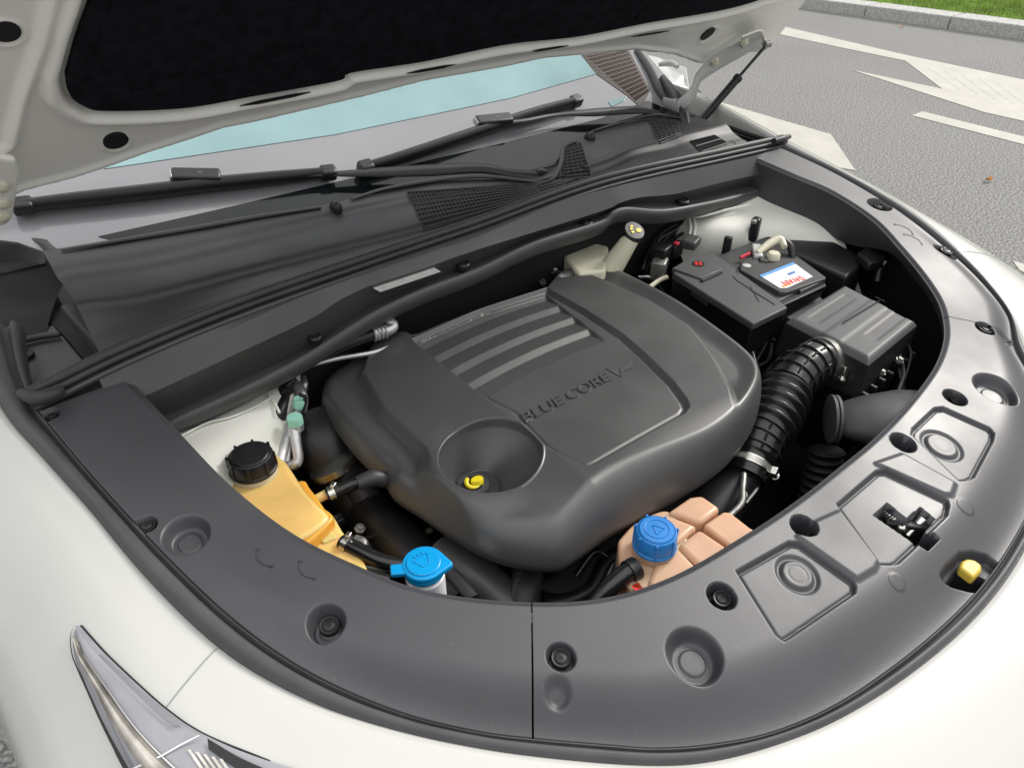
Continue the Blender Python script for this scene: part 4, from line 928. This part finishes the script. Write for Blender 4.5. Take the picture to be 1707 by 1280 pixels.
def outline_sym(pts, c, s, m, parent, name, r_=.0007, close=True):
    q_ = [c + np.array([p[0] * s, p[1] * s, 0]) for p in pts]
    if close: q_.append(q_[0])
    MB().tube(q_, r_, n=5, straight=True).build(name, m, parent)
outline_sym([(-.5, .30), (0, .42), (.5, .30), (.22, -.4), (-.22, -.4)], wc + np.array([0, .001, .0024]), wr * .8, M['cyan'], wsh, 'moulded_symbol')
for kx in (-.25, 0, .25): outline_sym([(kx, .5), (kx + .05, .6), (kx - .05, .68), (kx, .78)], wc + np.array([0, -.002, .0024]), wr * .8, M['cyan'], wsh, 'moulded_symbol', close=False)
# second tank with the blue cap
t2 = MB().slab(outline([(1030, 900), (1060, 870), (1110, 850), (1140, 880), (1150, 930), (1110, 975), (1060, 985), (1035, 955)], .868, 70), (0, 0, -.10)).build('expansion_tank', M['pink'], car, bevel=.010, seg=4)
t2['label'] = 'peach expansion tank with blue ribbed cap'
for px in ([(1112, 853), (1150, 827), (1170, 824), (1202, 846), (1168, 872), (1140, 862)], [(1172, 874), (1207, 851), (1218, 853), (1250, 878), (1290, 900), (1240, 925), (1212, 905)],
           [(1098, 868), (1110, 856), (1138, 866), (1164, 876), (1130, 905), (1100, 900)], [(1130, 908), (1166, 880), (1208, 908), (1230, 930), (1190, 960), (1158, 935)], [(1095, 930), (1128, 910), (1155, 937), (1180, 962), (1100, 1000), (1080, 970)]):
    MB().slab([P(p, .873) for p in px], (0, 0, -.10)).build('tank_cell', M['pink'], t2, bevel=.006, seg=4)
b2_, c2_, s2_ = ribbed_cap('tank_cap', (1095, 883), .905, 37, .026, M['blue'], t2, 7)
MB().lathe([(s2_ * .96, -.036), (s2_ * .96, -.026), (s2_ * .5, -.025)], c2_, (0, 0, 1), 40).build('cap_collar', M['pink'], t2)
outline_sym([(-.32, -.26), (.32, -.26), (0, .34)], c2_ + np.array([0, 0, .0022]), s2_ * .8, M['blue'], b2_, 'moulded_symbol')
outline_sym([(.55 * math.cos(t), .55 * math.sin(t)) for t in np.linspace(0, 6.28, 30)], c2_ + np.array([0, 0, .0020]), s2_, M['blue'], b2_, 'moulded_symbol', .0005)
MB().slab([P(p, .868) for p in [(1052, 975), (1064, 970), (1072, 980), (1060, 986)]], (0, 0, -.02)).build('red_tag', M['red'], t2, smooth=False)
hose('coolant_hose', [P((1060, 946), .872), P((1040, 958), .872), P((1015, 980), .865), P((990, 1010), .85)], .0115, clamps=(), n=18)
for g_ in (.15, .5):
    p0, p1 = P((1060, 946), .872), P((1040, 958), .872); MB().lathe([(.0125, -.003), (.0138, -.003), (.0138, .003), (.0125, .003)], p0 * (1 - g_) + p1 * g_, p1 - p0, 26).build('hose_clamp', M['black'], car, ang=30)

# brake fluid reservoir
br_ = MB().slab([P(p, .932) for p in [(933, 418), (966, 398), (1015, 410), (1010, 450), (965, 456)]], (0, 0, -.06)).build('brake_fluid_reservoir', M['cream'], car, bevel=.006, seg=3)
br_['label'] = 'cream brake fluid reservoir with slanted filler neck'
n0, n1 = P((1010, 460), .90), P((1052, 398), .975)
MB().tube([n0, n0 * .5 + n1 * .5, n1], [.024, .020, .0155], n=24, res=8).build('filler_neck', M['cream'], br_)
nax = Vector(n1 - n0).normalized(); nax2 = Vector((nax.x * .5 - .25, nax.y * .5 - .45, 1)).normalized()
bcp = MB().lathe([(.0195, -.012), (.0205, -.010), (.0205, .003), (.019, .0055), (.0004, .006)], P((1056, 387), .985), nax2, 24).build('filler_cap', M['black'], br_, ang=30)
qn = np.array(nax2.to_track_quat('Z', 'Y').to_matrix()); bo = P((1056, 387), .985)
MB().lathe([(.0045, .0), (.0045, .0070), (.0004, .0072)], bo + qn @ np.array([.007, -.003, 0]), nax2, 18, sx=1.3).build('yellow_print', M['yellow'], br_)
for (dx, dy) in ((-.006, .004), (-.002, .009), (-.007, -.003)):
    MB().box(bo + qn @ np.array([dx, dy, .0064]), (.006, .004, .0012), M=qn).build('yellow_print', M['yellow'], br_, smooth=False)

# ------------------------------------------------------------------ air conditioning pipes, left
ZA = .87
ap = tube('coolant_pipe', [P((488, 640), .90), P((500, 655), .895), P((500, 680), .885), P((485, 715), .87), P((468, 760), .855), P((458, 800), .84)], [.010, .0105, .011, .011, .0115, .012], M['alu'], car); ap['label'] = 'bare aluminium pipe with mint service cap'
tube('pipe_branch', [P((487, 700), .885), P((483, 735), .865), P((478, 770), .85)], .005, M['alu'], ap)
def mint(p, z, rpx, ax):
    c = P(p, z); s = rpx * sc(p, z)
    MB().lathe([(s * .9, -.020), (s * .9, -.009), (s * .75, -.008)], c, ax, 20).build('valve_body', M['alu'], ap)
    MB().lathe([(s, -.0095), (s, .001), (s * .9, .0035), (.0004, .0038)], c, ax, 24).build('service_cap', M['mint'], ap, ang=30)
mint((500, 668), .905, 11, (.25, -.1, 1)); mint((491, 697), .90, 13, (0, 0, 1))
tube('service_pipe', [P((491, 712), .885), P((494, 740), .868), P((497, 765), .852), P((488, 775), .846), P((470, 762), .84)], [.0075, .007, .0075, .0075, .006], M['alu'], ap)
wr_ = MB()
for k in range(14):
    p0 = P((472 + random.uniform(-8, 30), 628 + random.uniform(-5, 30)), .91 + random.uniform(-.02, .01)); p1 = p0 + np.array([random.uniform(-.03, .03), random.uniform(-.02, .05), random.uniform(-.05, .0)])
    wr_.tube([p0, (p0 + p1) / 2 + np.array([.01, 0, .01]), p1], .003, n=7, res=10)
wr_.tube([P((478, 655), .90), P((467, 690), .89), P((470, 710), .86)], [.006, .010, .008], n=10).build('wiring_loom', M['black'], car)
MB().lathe([(.011, -.006), (.011, .004), (.005, .006), (.004, .012)], P((478, 648), .905), (.5, -.2, .6), 20).build('pipe_grommet', M['black'], ap)
tube('pipe_fitting', [P((506, 628), .90), P((508, 642), .895), P((507, 655), .885)], [.004, .006, .004], M['alu'], ap)
# hose and thin pipe behind the cover, left rear
hp = hose('refrigerant_hose', [P((530, 592), .955), P((585, 570), .953), P((625, 556), .953)], .009, M['black'])
MB().tube([P((622, 557), .953), P((634, 552), .953), P((648, 550), .953), P((656, 543), .956), P((648, 534), .962)], [.0115, .0115, .009, .008, .0085], n=16, res=24).build('hose_fitting', M['alu'], hp)
for k in range(4):
    a_ = P((623 + k * 6, 557 - k * 1.6), .953); MB().lathe([(.0115, -.0012), (.0126, 0), (.0115, .0012)], a_, P((648, 550), .953) - a_, 20).build('crimp_ring', M['alu'], hp)
tube('brake_pipe', [P((505, 612), .935), P((560, 598), .935), P((620, 588), .93), P((650, 578), .93)], .0038, M['alu'], car)

# turbo duct and lower hoses at the left and front
dk = hose('air_duct', [P((530, 715), .84), P((545, 745), .83), P((570, 790), .80), P((600, 850), .76), P((650, 910), .72), P((700, 960), .70)], [.050, .046, .034, .030, .036, .040], M['black'], n=28); dk['label'] = 'wide black air duct under the engine cover'
c0 = P((556, 775), .836); MB().lathe([(.0345, -.005), (.036, -.005), (.036, .005), (.0345, .005)], c0, P((585, 820), .79) - c0, 36).build('hose_clamp', M['steel'], dk, ang=30)
MB().tube([P((560, 790), .83), P((590, 800), .81), P((630, 860), .77), P((690, 920), .75)], [.03, .022, .022, .024], n=24, res=40).build('duct_sleeve', M['rubber'], dk)
hose('radiator_hose', [P((615, 850), .77), P((660, 900), .79), P((720, 960), .79), P((760, 1010), .78)], [.030, .034, .034, .034], M['black'], n=26)
hose('radiator_hose', [P((735, 920), .80), P((790, 960), .80), P((850, 1015), .79), P((880, 1050), .78)], [.026, .030, .030, .030], M['cover'], n=26)
hose('drain_hose', [P((745, 950), .86), P((765, 970), .86), P((790, 1000), .86)], .008, M['rubber'])
# braided sleeve
bz_ = [P((880, 940), .80), P((880, 960), .81), P((875, 985), .81), P((870, 1020), .80)]
brd = tube('braided_sleeve', bz_, .020, M['rubber'], car, n=20)
sp = spline(bz_, 60); mb = MB()
for s_ in range(10):
    for dr in (1, -1):
        pts = []
        for i in range(60):
            g_ = dr * i / 60 * 5 + s_ * 2 * math.pi / 10; pts.append(sp[i] + np.array([math.cos(g_), .35 * math.sin(g_), .9 * math.sin(g_)]) * .0205)
        mb.tube(pts, .0009, n=4, res=60)
mb.build('braid', M['grey'], brd)['kind'] = 'stuff'
hose('coolant_hose', [P((880, 990), .76), P((930, 1005), .765), P((985, 985), .77), P((1010, 940), .78), P((1045, 915), .78)], .012, M['black'])
MB().slab([P(p, .80) for p in [(708, 882), (718, 878), (722, 884), (712, 890)]], (0, 0, -.003)).build('yellowed_tag', M['tape'], car, smooth=False)
# metal brackets by the lower hose
MB().tube([P((590, 945), .85), P((620, 955), .85), P((650, 965), .85)], [.006, .009, .006], n=8, sq=(1, .5)).build('steel_bracket', M['dirtysteel'], car)
MB().tube([P((592, 900), .86), P((605, 905), .86), P((606, 912), .86)], [.007, .007, .005], n=10).build('steel_lug', M['dirtysteel'], car)
# drive belt cover and low engine blocks for depth
eb = MB().box((P((900, 520), .80) + P((1000, 900), .70)) / 2 + np.array([0, .05, -.08]), (.36, .36, .16)).build('engine_block', M['pit'], car, bevel=.01)
hose('oil_duct', [P((1130, 920), .74), P((1190, 850), .77), P((1235, 800), .79), P((1262, 760), .80)], [.035, .038, .030, .028], M['black'], n=26)

# ------------------------------------------------------------------ intake hose (ribbed) from cover to air box
i0 = [P((1240, 795), .80), P((1262, 740), .825), P((1290, 690), .845), P((1315, 640), .862), P((1350, 608), .87), P((1380, 600), .862)]
sp = spline(i0, 260); tg_ = np.gradient(sp, axis=0); tg_ /= np.linalg.norm(tg_, axis=1)[:, None]
def local(i):
    t_ = tg_[i]; a_ = np.cross(t_, [0, 0, 1]); a_ /= np.linalg.norm(a_); return a_, np.cross(a_, t_)
RH = np.full(260, .037); ii = np.arange(260) / 260
bel = (ii > .30) & (ii < .55); RH = RH + np.where(bel, .0085 * (.5 + .5 * np.cos((ii - .30) / .25 * 2 * math.pi * 4.5 + math.pi)), 0)
RH += np.where(ii < .12, -.006, 0)
V = []; ns = 48
for i in range(260):
    a_, c_ = local(i)
    V.append([sp[i] + RH[i] * (math.cos(t) * a_ + math.sin(t) * c_) for t in np.linspace(0, 2 * math.pi, ns, endpoint=False)])
ih = grid('intake_hose', np.transpose(np.array(V), (1, 0, 2)), M['hose'], car, close_u=True); ih['label'] = 'black ribbed intake hose between engine cover and air box'
mb = MB()
for f_ in (.58, .65, .72, .79, .86, .16, .22, .28):
    i = int(f_ * 260); a_, c_ = local(i); mb.lathe([(.036, -.0014), (.0405, -.0012), (.0405, .0012), (.036, .0014)], sp[i], tg_[i], 48)
mb.build('hose_hoop', M['hose'], ih, ang=30)['kind'] = 'stuff'
mb = MB()
for a1 in (.5, 1.25, 2.0, 2.75):
    for lo, hi in ((.57, .87), (.13, .29)):
        pts = []
        for i in range(int(lo * 260), int(hi * 260), 4): a_, c_ = local(i); pts.append(sp[i] + .0385 * (math.cos(a1) * a_ + math.sin(a1) * c_))
        mb.tube(pts, .0018, n=5, res=20)
mb.build('hose_rib', M['hose'], ih)['kind'] = 'stuff'
for f_ in (.93, .07):
    i = int(f_ * 260); a_, c_ = local(i); rr = RH[i] + .001
    cl = MB().lathe([(rr, -.006), (rr + .0015, -.006), (rr + .0015, .006), (rr, .006)], sp[i], tg_[i], 60).build('hose_clamp', M['steel'], ih, ang=30)
    mb = MB()
    for k in range(40):
        g_ = .2 + k * .055; mb.box(sp[i] + (rr + .0018) * (math.cos(g_) * a_ + math.sin(g_) * c_), (.0008, .008, .001), M=np.stack([-math.sin(g_) * a_ + math.cos(g_) * c_, tg_[i], math.cos(g_) * a_ + math.sin(g_) * c_], 1))
    mb.build('clamp_thread', M['dirtysteel'], ih, smooth=False)
    g_ = .15; q_ = sp[i] + (rr + .006) * (math.cos(g_) * a_ + math.sin(g_) * c_); dr = -math.sin(g_) * a_ + math.cos(g_) * c_
    MB().box(q_, (.016, .012, .009), M=np.stack([dr, tg_[i], math.cos(g_) * a_ + math.sin(g_) * c_], 1)).lathe([(.0045, 0), (.0045, .012), (.0065, .012), (.0065, .017), (.0005, .018)], q_, -dr, 10).build('clamp_screw', M['steel'], ih, bevel=.0008)

# ------------------------------------------------------------------ air filter box
ZB = .905
def aplane(p, z=ZB): return P(p, z)
bx4 = [aplane((1312, 530)), aplane((1408, 471)), aplane((1531, 535)), aplane((1451, 601))]
nx, ny = 90, 90
Gd = np.zeros((nx, ny, 3))
for i in range(nx):
    for j in range(ny):
        u_, v_ = i / (nx - 1), j / (ny - 1); q_ = (bx4[0] * (1 - u_) + bx4[1] * u_) * (1 - v_) + (bx4[3] * (1 - u_) + bx4[2] * u_) * v_
        ed = min(u_, 1 - u_, v_, 1 - v_); z_ = -.010 * (1 - min(1, ed / .07)) ** 2
        r1_ = ss(.40, .46, v_) * (1 - ss(.60, .66, v_)); z_ += .0012 * r1_
        r2_ = (1 - ss(.06, .09, abs(v_ - .22))) * ss(.12, .2, u_) * (1 - ss(.78, .86, u_)); z_ -= .0008 * r2_
        r3_ = (1 - ss(.06, .09, abs(v_ - .80))) * ss(.30, .4, u_) * (1 - ss(.95, .99, u_)); z_ -= .0010 * r3_
        q_ = q_ + np.array([0, 0, float(z_)]); Gd[i, j] = q_
cG = Gd.reshape(-1, 3).mean(0)
def ring_of(G): return np.concatenate([G[:-1, 0], G[-1, :-1], G[:0:-1, -1], G[0, :0:-1]])
ab = grid('air_filter_box', Gd, M['airbox'], car); ab['label'] = 'dark grey air filter box with ribbed lid'
rg = ring_of(Gd); r1_ = rg + (rg - cG) * np.array([.02, .02, 0]) + [0, 0, -.008]; r2_ = rg + (rg - cG) * np.array([.025, .025, 0]) + [0, 0, -.055]; r3_ = rg + (rg - cG) * np.array([.05, .05, 0]) + [0, 0, -.058]; r4_ = rg + (rg - cG) * np.array([.05, .05, 0]) + [0, 0, -.066]; r5_ = rg + (rg - cG) * np.array([.0, .0, 0]) + [0, 0, -.068]; r6_ = rg + (rg - cG) * np.array([-.06, -.06, 0]) + [0, 0, -.22]
grid('box_body', np.stack([rg, r1_, r2_, r3_, r4_, r5_, r6_], 1), M['black'], ab, close_u=True, ang=40)
MB().tube([aplane((1405, 538), ZB + .0038), aplane((1466, 501), ZB + .0038)], .0009, n=5, res=2).build('lid_seam', M['pit'], ab)
MB().tube([aplane((1459, 495), ZB + .001), aplane((1475, 503), ZB + .001)], .0012, n=5, res=2).build('lid_seam', M['pit'], ab)
for k in range(7):
    g_ = k / 6; q_ = (bx4[3] * (1 - g_) + bx4[2] * g_); MB().box(q_ + np.array([0, -.010, -.075]), (.006, .012, .035)).build('box_rib', M['black'], ab, bevel=.0015)
for g_ in (.25, .7):
    q_ = bx4[0] * (1 - g_) + bx4[3] * g_; MB().box(q_ + np.array([-.006, 0, -.062]), (.008, .018, .028)).build('box_clip', M['dirtysteel'] if False else M['black'], ab, bevel=.0015)

# intake duct under the trim at the right front
dg = [P((1375, 690), .85), P((1410, 672), .865), P((1470, 662), .872), P((1540, 665), .87), P((1600, 690), .86)]
MB().tube([P((1392, 700), .835), P((1430, 700), .84), P((1490, 705), .84), P((1560, 715), .83), P((1640, 740), .80)], [.030, .052, .072, .080, .084], n=36, res=40, sq=(1, .55)).build('intake_duct', M['grey'], car)['label'] = 'smooth intake duct going under the nose trim'
c0 = P((1384, 698), .838); dd_ = P((1430, 700), .84) - c0
for k in range(2): MB().lathe([(.032, -.003), (.0375, -.002), (.0375, .002), (.032, .003)], c0 + dd_ * (.02 + .16 * k), dd_, 40).build('duct_flange', M['airbox'], car, ang=30)
bl = MB()
for k in range(9):
    c0 = P((1378 - k * 3, 752 + k * 13), .76 - k * .008); bl.lathe([(.024, -.004), (.028, 0), (.024, .004)], c0, (.2, .3, 1), 36)
bl.build('bellows_hose', M['pit'], car)

# ------------------------------------------------------------------ battery with its covers
ZQ = .895
bt = MB().slab([P(p, ZQ - .004) for p in [(1190, 428), (1282, 392), (1378, 462), (1262, 520)]], (0, 0, -.16)).build('battery', M['grey'], car, bevel=.003); bt['label'] = 'car battery with white and red label beside the air box'
bc_ = MB().slab([P(p, ZQ) for p in [(1121, 455), (1185, 418), (1313, 512), (1256, 540)]], (0, 0, -.014)).build('battery_cover', M['airbox'], car, bevel=.0025); bc_['label'] = 'dark cover over the positive terminal marked with a red plus'
MB().slab([P(p, ZQ - .0145) for p in [(1122, 462), (1186, 425), (1310, 517), (1254, 544)]], (0, 0, -.16)).build('battery_tray', M['black'], bc_, bevel=.003)
lid = MB().slab([P(p, ZQ + .0035) for p in [(1120, 447), (1166, 420), (1205, 449), (1168, 464)]], (0, 0, -.01)).build('terminal_lid', M['airbox'], bc_, bevel=.002)
pc_ = P((1164, 440), ZQ + .0037); MB().lathe([(.0125, 0), (.0125, .0006), (.0004, .0007)], pc_, (0, 0, 1), 28).build('plus_disc', M['black'], bc_)
MB().box(pc_ + [0, 0, .0010], (.017, .0048, .0008)).box(pc_ + [0, 0, .0010], (.0048, .017, .0008)).build('red_plus', M['red'], bc_, smooth=False)
MB().slab([P(p, ZQ + .0042) for p in [(1168, 464), (1204, 449), (1205, 453), (1172, 468)]], (0, 0, -.004)).build('lid_edge', M['grey'], bc_, smooth=False)
for px in ([(1228, 452), (1231, 456), (1222, 460), (1229, 468), (1245, 478), (1258, 488)], [(1251, 477), (1265, 502)], [(1255, 486), (1280, 500)], [(1254, 484), (1292, 508)]):
    MB().tube([P(p, ZQ + .0006) for p in px], .0008, n=5, straight=True).build('moulded_line', M['grey'], bc_)
MB().slab([P(p, ZQ - .006) for p in [(1152, 476), (1172, 470), (1194, 490), (1180, 497)]], (0, 0, -.02)).build('cover_catch', M['grey'], bc_, bevel=.003)
lb = MB().slab([P(p, ZQ + .004) for p in [(1234, 438), (1250, 428), (1322, 431), (1328, 432), (1377, 464), (1312, 487), (1300, 487), (1234, 450)]], (0, 0, -.012)).build('battery_lid', M['grey'], bt, bevel=.002)
LBL = [P(p, ZQ + .0048) for p in [(1266, 459), (1322, 437), (1355, 461), (1312, 480), (1300, 480)]]
lbl = MB().slab(LBL, (0, 0, -.0004)).build('battery_label', M['label'], bt, smooth=False)
MB().slab([P(p, ZQ + .0052) for p in [(1266, 459), (1322, 437), (1326, 440), (1270, 462)]], (0, 0, -.0003)).build('label_stripe', M['bluep'], bt, smooth=False)
def ltext(s_, p0, p1, m, hfac=1.0):
    a_, b2 = P(p0, ZQ + .0051), P(p1, ZQ + .0051); xd_ = b2 - a_; yd_ = np.cross([0, 0, 1], xd_ / np.linalg.norm(xd_)); text(s_, m, bt, a_, xd_, yd_ * hfac, float(np.linalg.norm(xd_)), depth=.0003, name='label_lettering', bold=.015)
ltext('SWAN', (1334, 460), (1301, 470), M['red'], 1.25)
ltext('6-QW', (1326, 454), (1296, 463), M['bluet'], .8) if False else None
MB().slab([P(p, ZQ + .0051) for p in [(1312, 456), (1324, 452), (1327, 454), (1315, 459)]], (0, 0, -.0003)).build('label_stripe', M['bluet'], bt, smooth=False)
MB().slab([P(p, ZQ + .0051) for p in [(1302, 476), (1318, 471), (1320, 474), (1306, 479)]], (0, 0, -.0003)).build('label_stripe', M['orangep'], bt, smooth=False)
MB().lathe([(.008, 0), (.008, .0008), (.005, .0014), (.0004, .0015)], P((1245, 443), ZQ + .0042), (0, 0, 1), 20).build('vent_plug', M['sticker'], bt)
MB().slab([P(p, ZQ - .006) for p in [(1256, 520), (1374, 470), (1378, 476), (1300, 512)]], (0, 0, -.012)).build('battery_clamp_bar', M['black'], bt, bevel=.002)
MB().slab([P(p, ZQ) for p in [(1330, 478), (1370, 462), (1374, 468), (1334, 486)]], (0, 0, -.012)).build('battery_handle', M['grey'], bt, bevel=.002)
MB().slab([P(p, .86) for p in [(1310, 528), (1366, 494), (1374, 500), (1320, 534)]], (0, 0, -.01)).build('tray_edge', M['grey'], bt, bevel=.002)
# negative terminal
tm = tube('battery_terminal', [P((1262, 422), .905), P((1285, 405), .915), P((1300, 400), .918), P((1308, 412), .912)], [.006, .0085, .009, .006], M['cream'], car); tm['label'] = 'pale metal clamp on the negative battery post'
MB().lathe([(.013, -.012), (.013, .0), (.010, .004), (.0005, .005)], P((1290, 424), .908), (0, 0, 1), 20).build('terminal_post', M['cream'], tm)
MB().box(P((1262, 420), .900), (.055, .018, .012), rz=.7).build('terminal_bridge', M['sticker'], tm, bevel=.003)
MB().box(P((1272, 432), .898), (.035, .018, .010), rz=.7).build('terminal_bridge', M['grey'], tm, bevel=.003)
MB().tube([P((1234, 430), .90), P((1250, 422), .905)], .0035, n=8, res=3).build('red_wire', M['pinkred'], tm)
hose('ground_cable', [P((1305, 400), .915), P((1318, 412), .905), P((1322, 440), .88)], .007, M['black'])
# fuse box beyond
fb = MB().slab([P(p, .885) for p in [(1262, 398), (1325, 378), (1345, 378), (1440, 428), (1440, 438), (1412, 462)]], (0, 0, -.10)).build('fuse_box', M['black'], car, bevel=.006, seg=3); fb['label'] = 'flat black fuse box against the fender'
bk2 = MB().box(P((1258, 382), .91), (.022, .018, .05), rz=.3).build('strut_bracket', M['black'], car, bevel=.004)
MB().lathe([(.006, 0), (.006, .006), (.0005, .007)], P((1256, 372), .935), (0, 0, 1), 8).build('bracket_bolt', M['dirtysteel'], bk2)
MB().box(P((1212, 410), .90), (.012, .016, .04), rz=.4).build('cable_clip', M['black'], car, bevel=.002)
# connectors and wiring between reservoir and battery
cn = MB().box(P((1100, 428), .88), (.035, .035, .05), rz=.3).box(P((1122, 415), .885), (.035, .03, .03), rz=.2).build('relay_block', M['black'], car, bevel=.003); cn['label'] = 'black relay block behind the battery cover'
MB().box(P((1152, 404), .905), (.042, .030, .018), rz=.35).build('relay_cap', M['grey'], cn, bevel=.004)
MB().box(P((1098, 448), .865), (.035, .03, .04), rz=.5).build('valve_block', M['dirtysteel'], car, bevel=.003)['label'] = 'dull cast metal valve block'
MB().tube([P((1082, 480), .85), P((1098, 468), .855), P((1112, 462), .858)], .005, n=8).build('steel_pipe', M['cream'], car)
MB().box(P((1128, 406), .905), (.008, .010, .006), rz=.2).build('red_clip', M['pinkred'], cn, bevel=.001)
def loom(px0, px1, z0, z1, n, spread, r_=.0035, m=M['black']):
    mb_ = MB()
    for k in range(n):
        a_ = P((px0[0] + random.uniform(-spread, spread), px0[1] + random.uniform(-spread, spread)), z0 + random.uniform(-.015, .01)); b3 = P((px1[0] + random.uniform(-spread, spread), px1[1] + random.uniform(-spread, spread)), z1 + random.uniform(-.02, .01))
        m_ = (a_ + b3) / 2 + np.array([random.uniform(-.02, .02), random.uniform(-.02, .02), random.uniform(-.01, .02)]); mb_.tube([a_, m_, b3], r_ * random.uniform(.7, 1.3), n=8, res=14)
    return mb_.build('wiring_loom', m, car)
loom((1080, 440), (1130, 380), .86, .91, 8, 12); loom((1060, 470), (1100, 500), .86, .80, 6, 10); loom((880, 440), (930, 430), .90, .90, 8, 12); loom((820, 470), (900, 455), .87, .88, 6, 14)
loom((480, 640), (505, 700), .90, .85, 6, 6, .003); loom((1280, 560), (1240, 620), .82, .78, 5, 12); loom((1240, 840), (1230, 780), .80, .80, 3, 5, .004)
hose('bay_cable', [P((1255, 545), .84), P((1252, 580), .82), P((1262, 620), .80)], .005, M['black'])
tube('loom_branch', [P((1240, 790), .82), P((1238, 815), .82), P((1235, 840), .815), P((1205, 870), .81)], .0045, M['dirtysteel'], car)
for (a_, b3, z0, z1, r0) in (((520, 760), (600, 870), .80, .72, .006), ((610, 830), (680, 920), .80, .78, .004), ((740, 905), (790, 960), .80, .78, .005), ((800, 940), (845, 1000), .80, .78, .006),
                           ((960, 960), (1010, 930), .79, .80, .005), ((1000, 990), (1035, 945), .80, .81, .006), ((620, 900), (700, 905), .78, .76, .004), ((1180, 880), (1235, 850), .76, .75, .004)):
    hose('small_hose', [P(a_, z0), (P(a_, z0) + P(b3, z1)) / 2 + np.array([.012, .008, .012]), P(b3, z1)], r0, M['hose'])
mbk = MB()
for (p, z_, d_, rz_) in (((655, 925), .80, (.05, .02, .03), .4), ((770, 925), .80, (.03, .02, .03), .2), ((580, 900), .80, (.02, .03, .02), .9)): mbk.box(P(p, z_), d_, rz=rz_)
for n_, (p, z_) in enumerate((((560, 870), .82), ((1215, 905), .80), ((1150, 870), .79), ((880, 470), .90), ((925, 455), .905), ((845, 478), .89), ((1110, 520), .84), ((1095, 505), .85))):
    c = P(p, z_); o_ = MB().box(c, (.022, .016, .014), rz=n_ * .7).build('connector', M['black'], car, bevel=.0025)
    MB().box(c + np.array([0, 0, .008]), (.008, .006, .003), rz=n_ * .7).build('connector_tab', (M['grey'], M['sticker'], M['dirtysteel'])[n_ % 3], o_, bevel=.0008)
for (p, z_) in (((600, 880), .83), ((735, 915), .81), ((872, 455), .915), ((905, 470), .90), ((1135, 560), .83), ((1500, 600), .86), ((1490, 570), .87), ((1470, 620), .85)):
    MB().lathe([(.0075, -.004), (.0075, .0005), (.0048, .001), (.0048, .0045), (.0004, .005)], P(p, z_), (.2, -.3, 1), 6).build('hex_bolt', M['dirtysteel'], car, ang=30)
loom((590, 900), (740, 960), .80, .79, 4, 8, .004); loom((860, 450), (800, 480), .91, .90, 3, 5, .003); loom((1490, 560), (1500, 650), .86, .84, 4, 6, .003)
# small parts in the dark behind the engine: pump, bolts, brackets
for p, z_ in (((915, 438), .90), ((935, 450), .89), ((900, 455), .88)):
    MB().lathe([(.012, -.02), (.012, .0), (.008, .006), (.0005, .007)], P(p, z_), (.3, -.5, 1), 16).build('pump_fitting', M['black'], car)
MB().lathe([(.0035, -.002), (.0035, .002), (.0004, .003)], P((753, 498), .90), (0, -.6, 1), 12).build('firewall_bolt', M['cream'], car)
tube('firewall_pipe', [P((820, 452), .90), P((850, 470), .89), P((880, 492), .88)], .004, M['black'], car)
MB().lathe([(.004, -.002), (.004, .002), (.0004, .003)], P((862, 436), .93), (0, -.5, 1), 10).build('firewall_bolt', M['steel'], car)
# yellow-green drain plug near the right trim
dp = MB().tube([P((1462, 470), .86), P((1466, 450), .88), P((1470, 440), .89)], [.008, .007, .006], n=10).build('drain_stalk', M['black'], car)
MB().lathe([(.0065, -.003), (.0065, .003), (.004, .0045), (.0004, .004)], P((1471, 437), .895), (0, -.2, 1), 16).build('drain_plug', M['cream'], dp)
MB().slab([P(p, .905) for p in [(1430, 420), (1462, 402), (1482, 412), (1476, 432), (1450, 440)]], (0, 0, -.02)).build('washer_bracket', M['black'], car, bevel=.004)
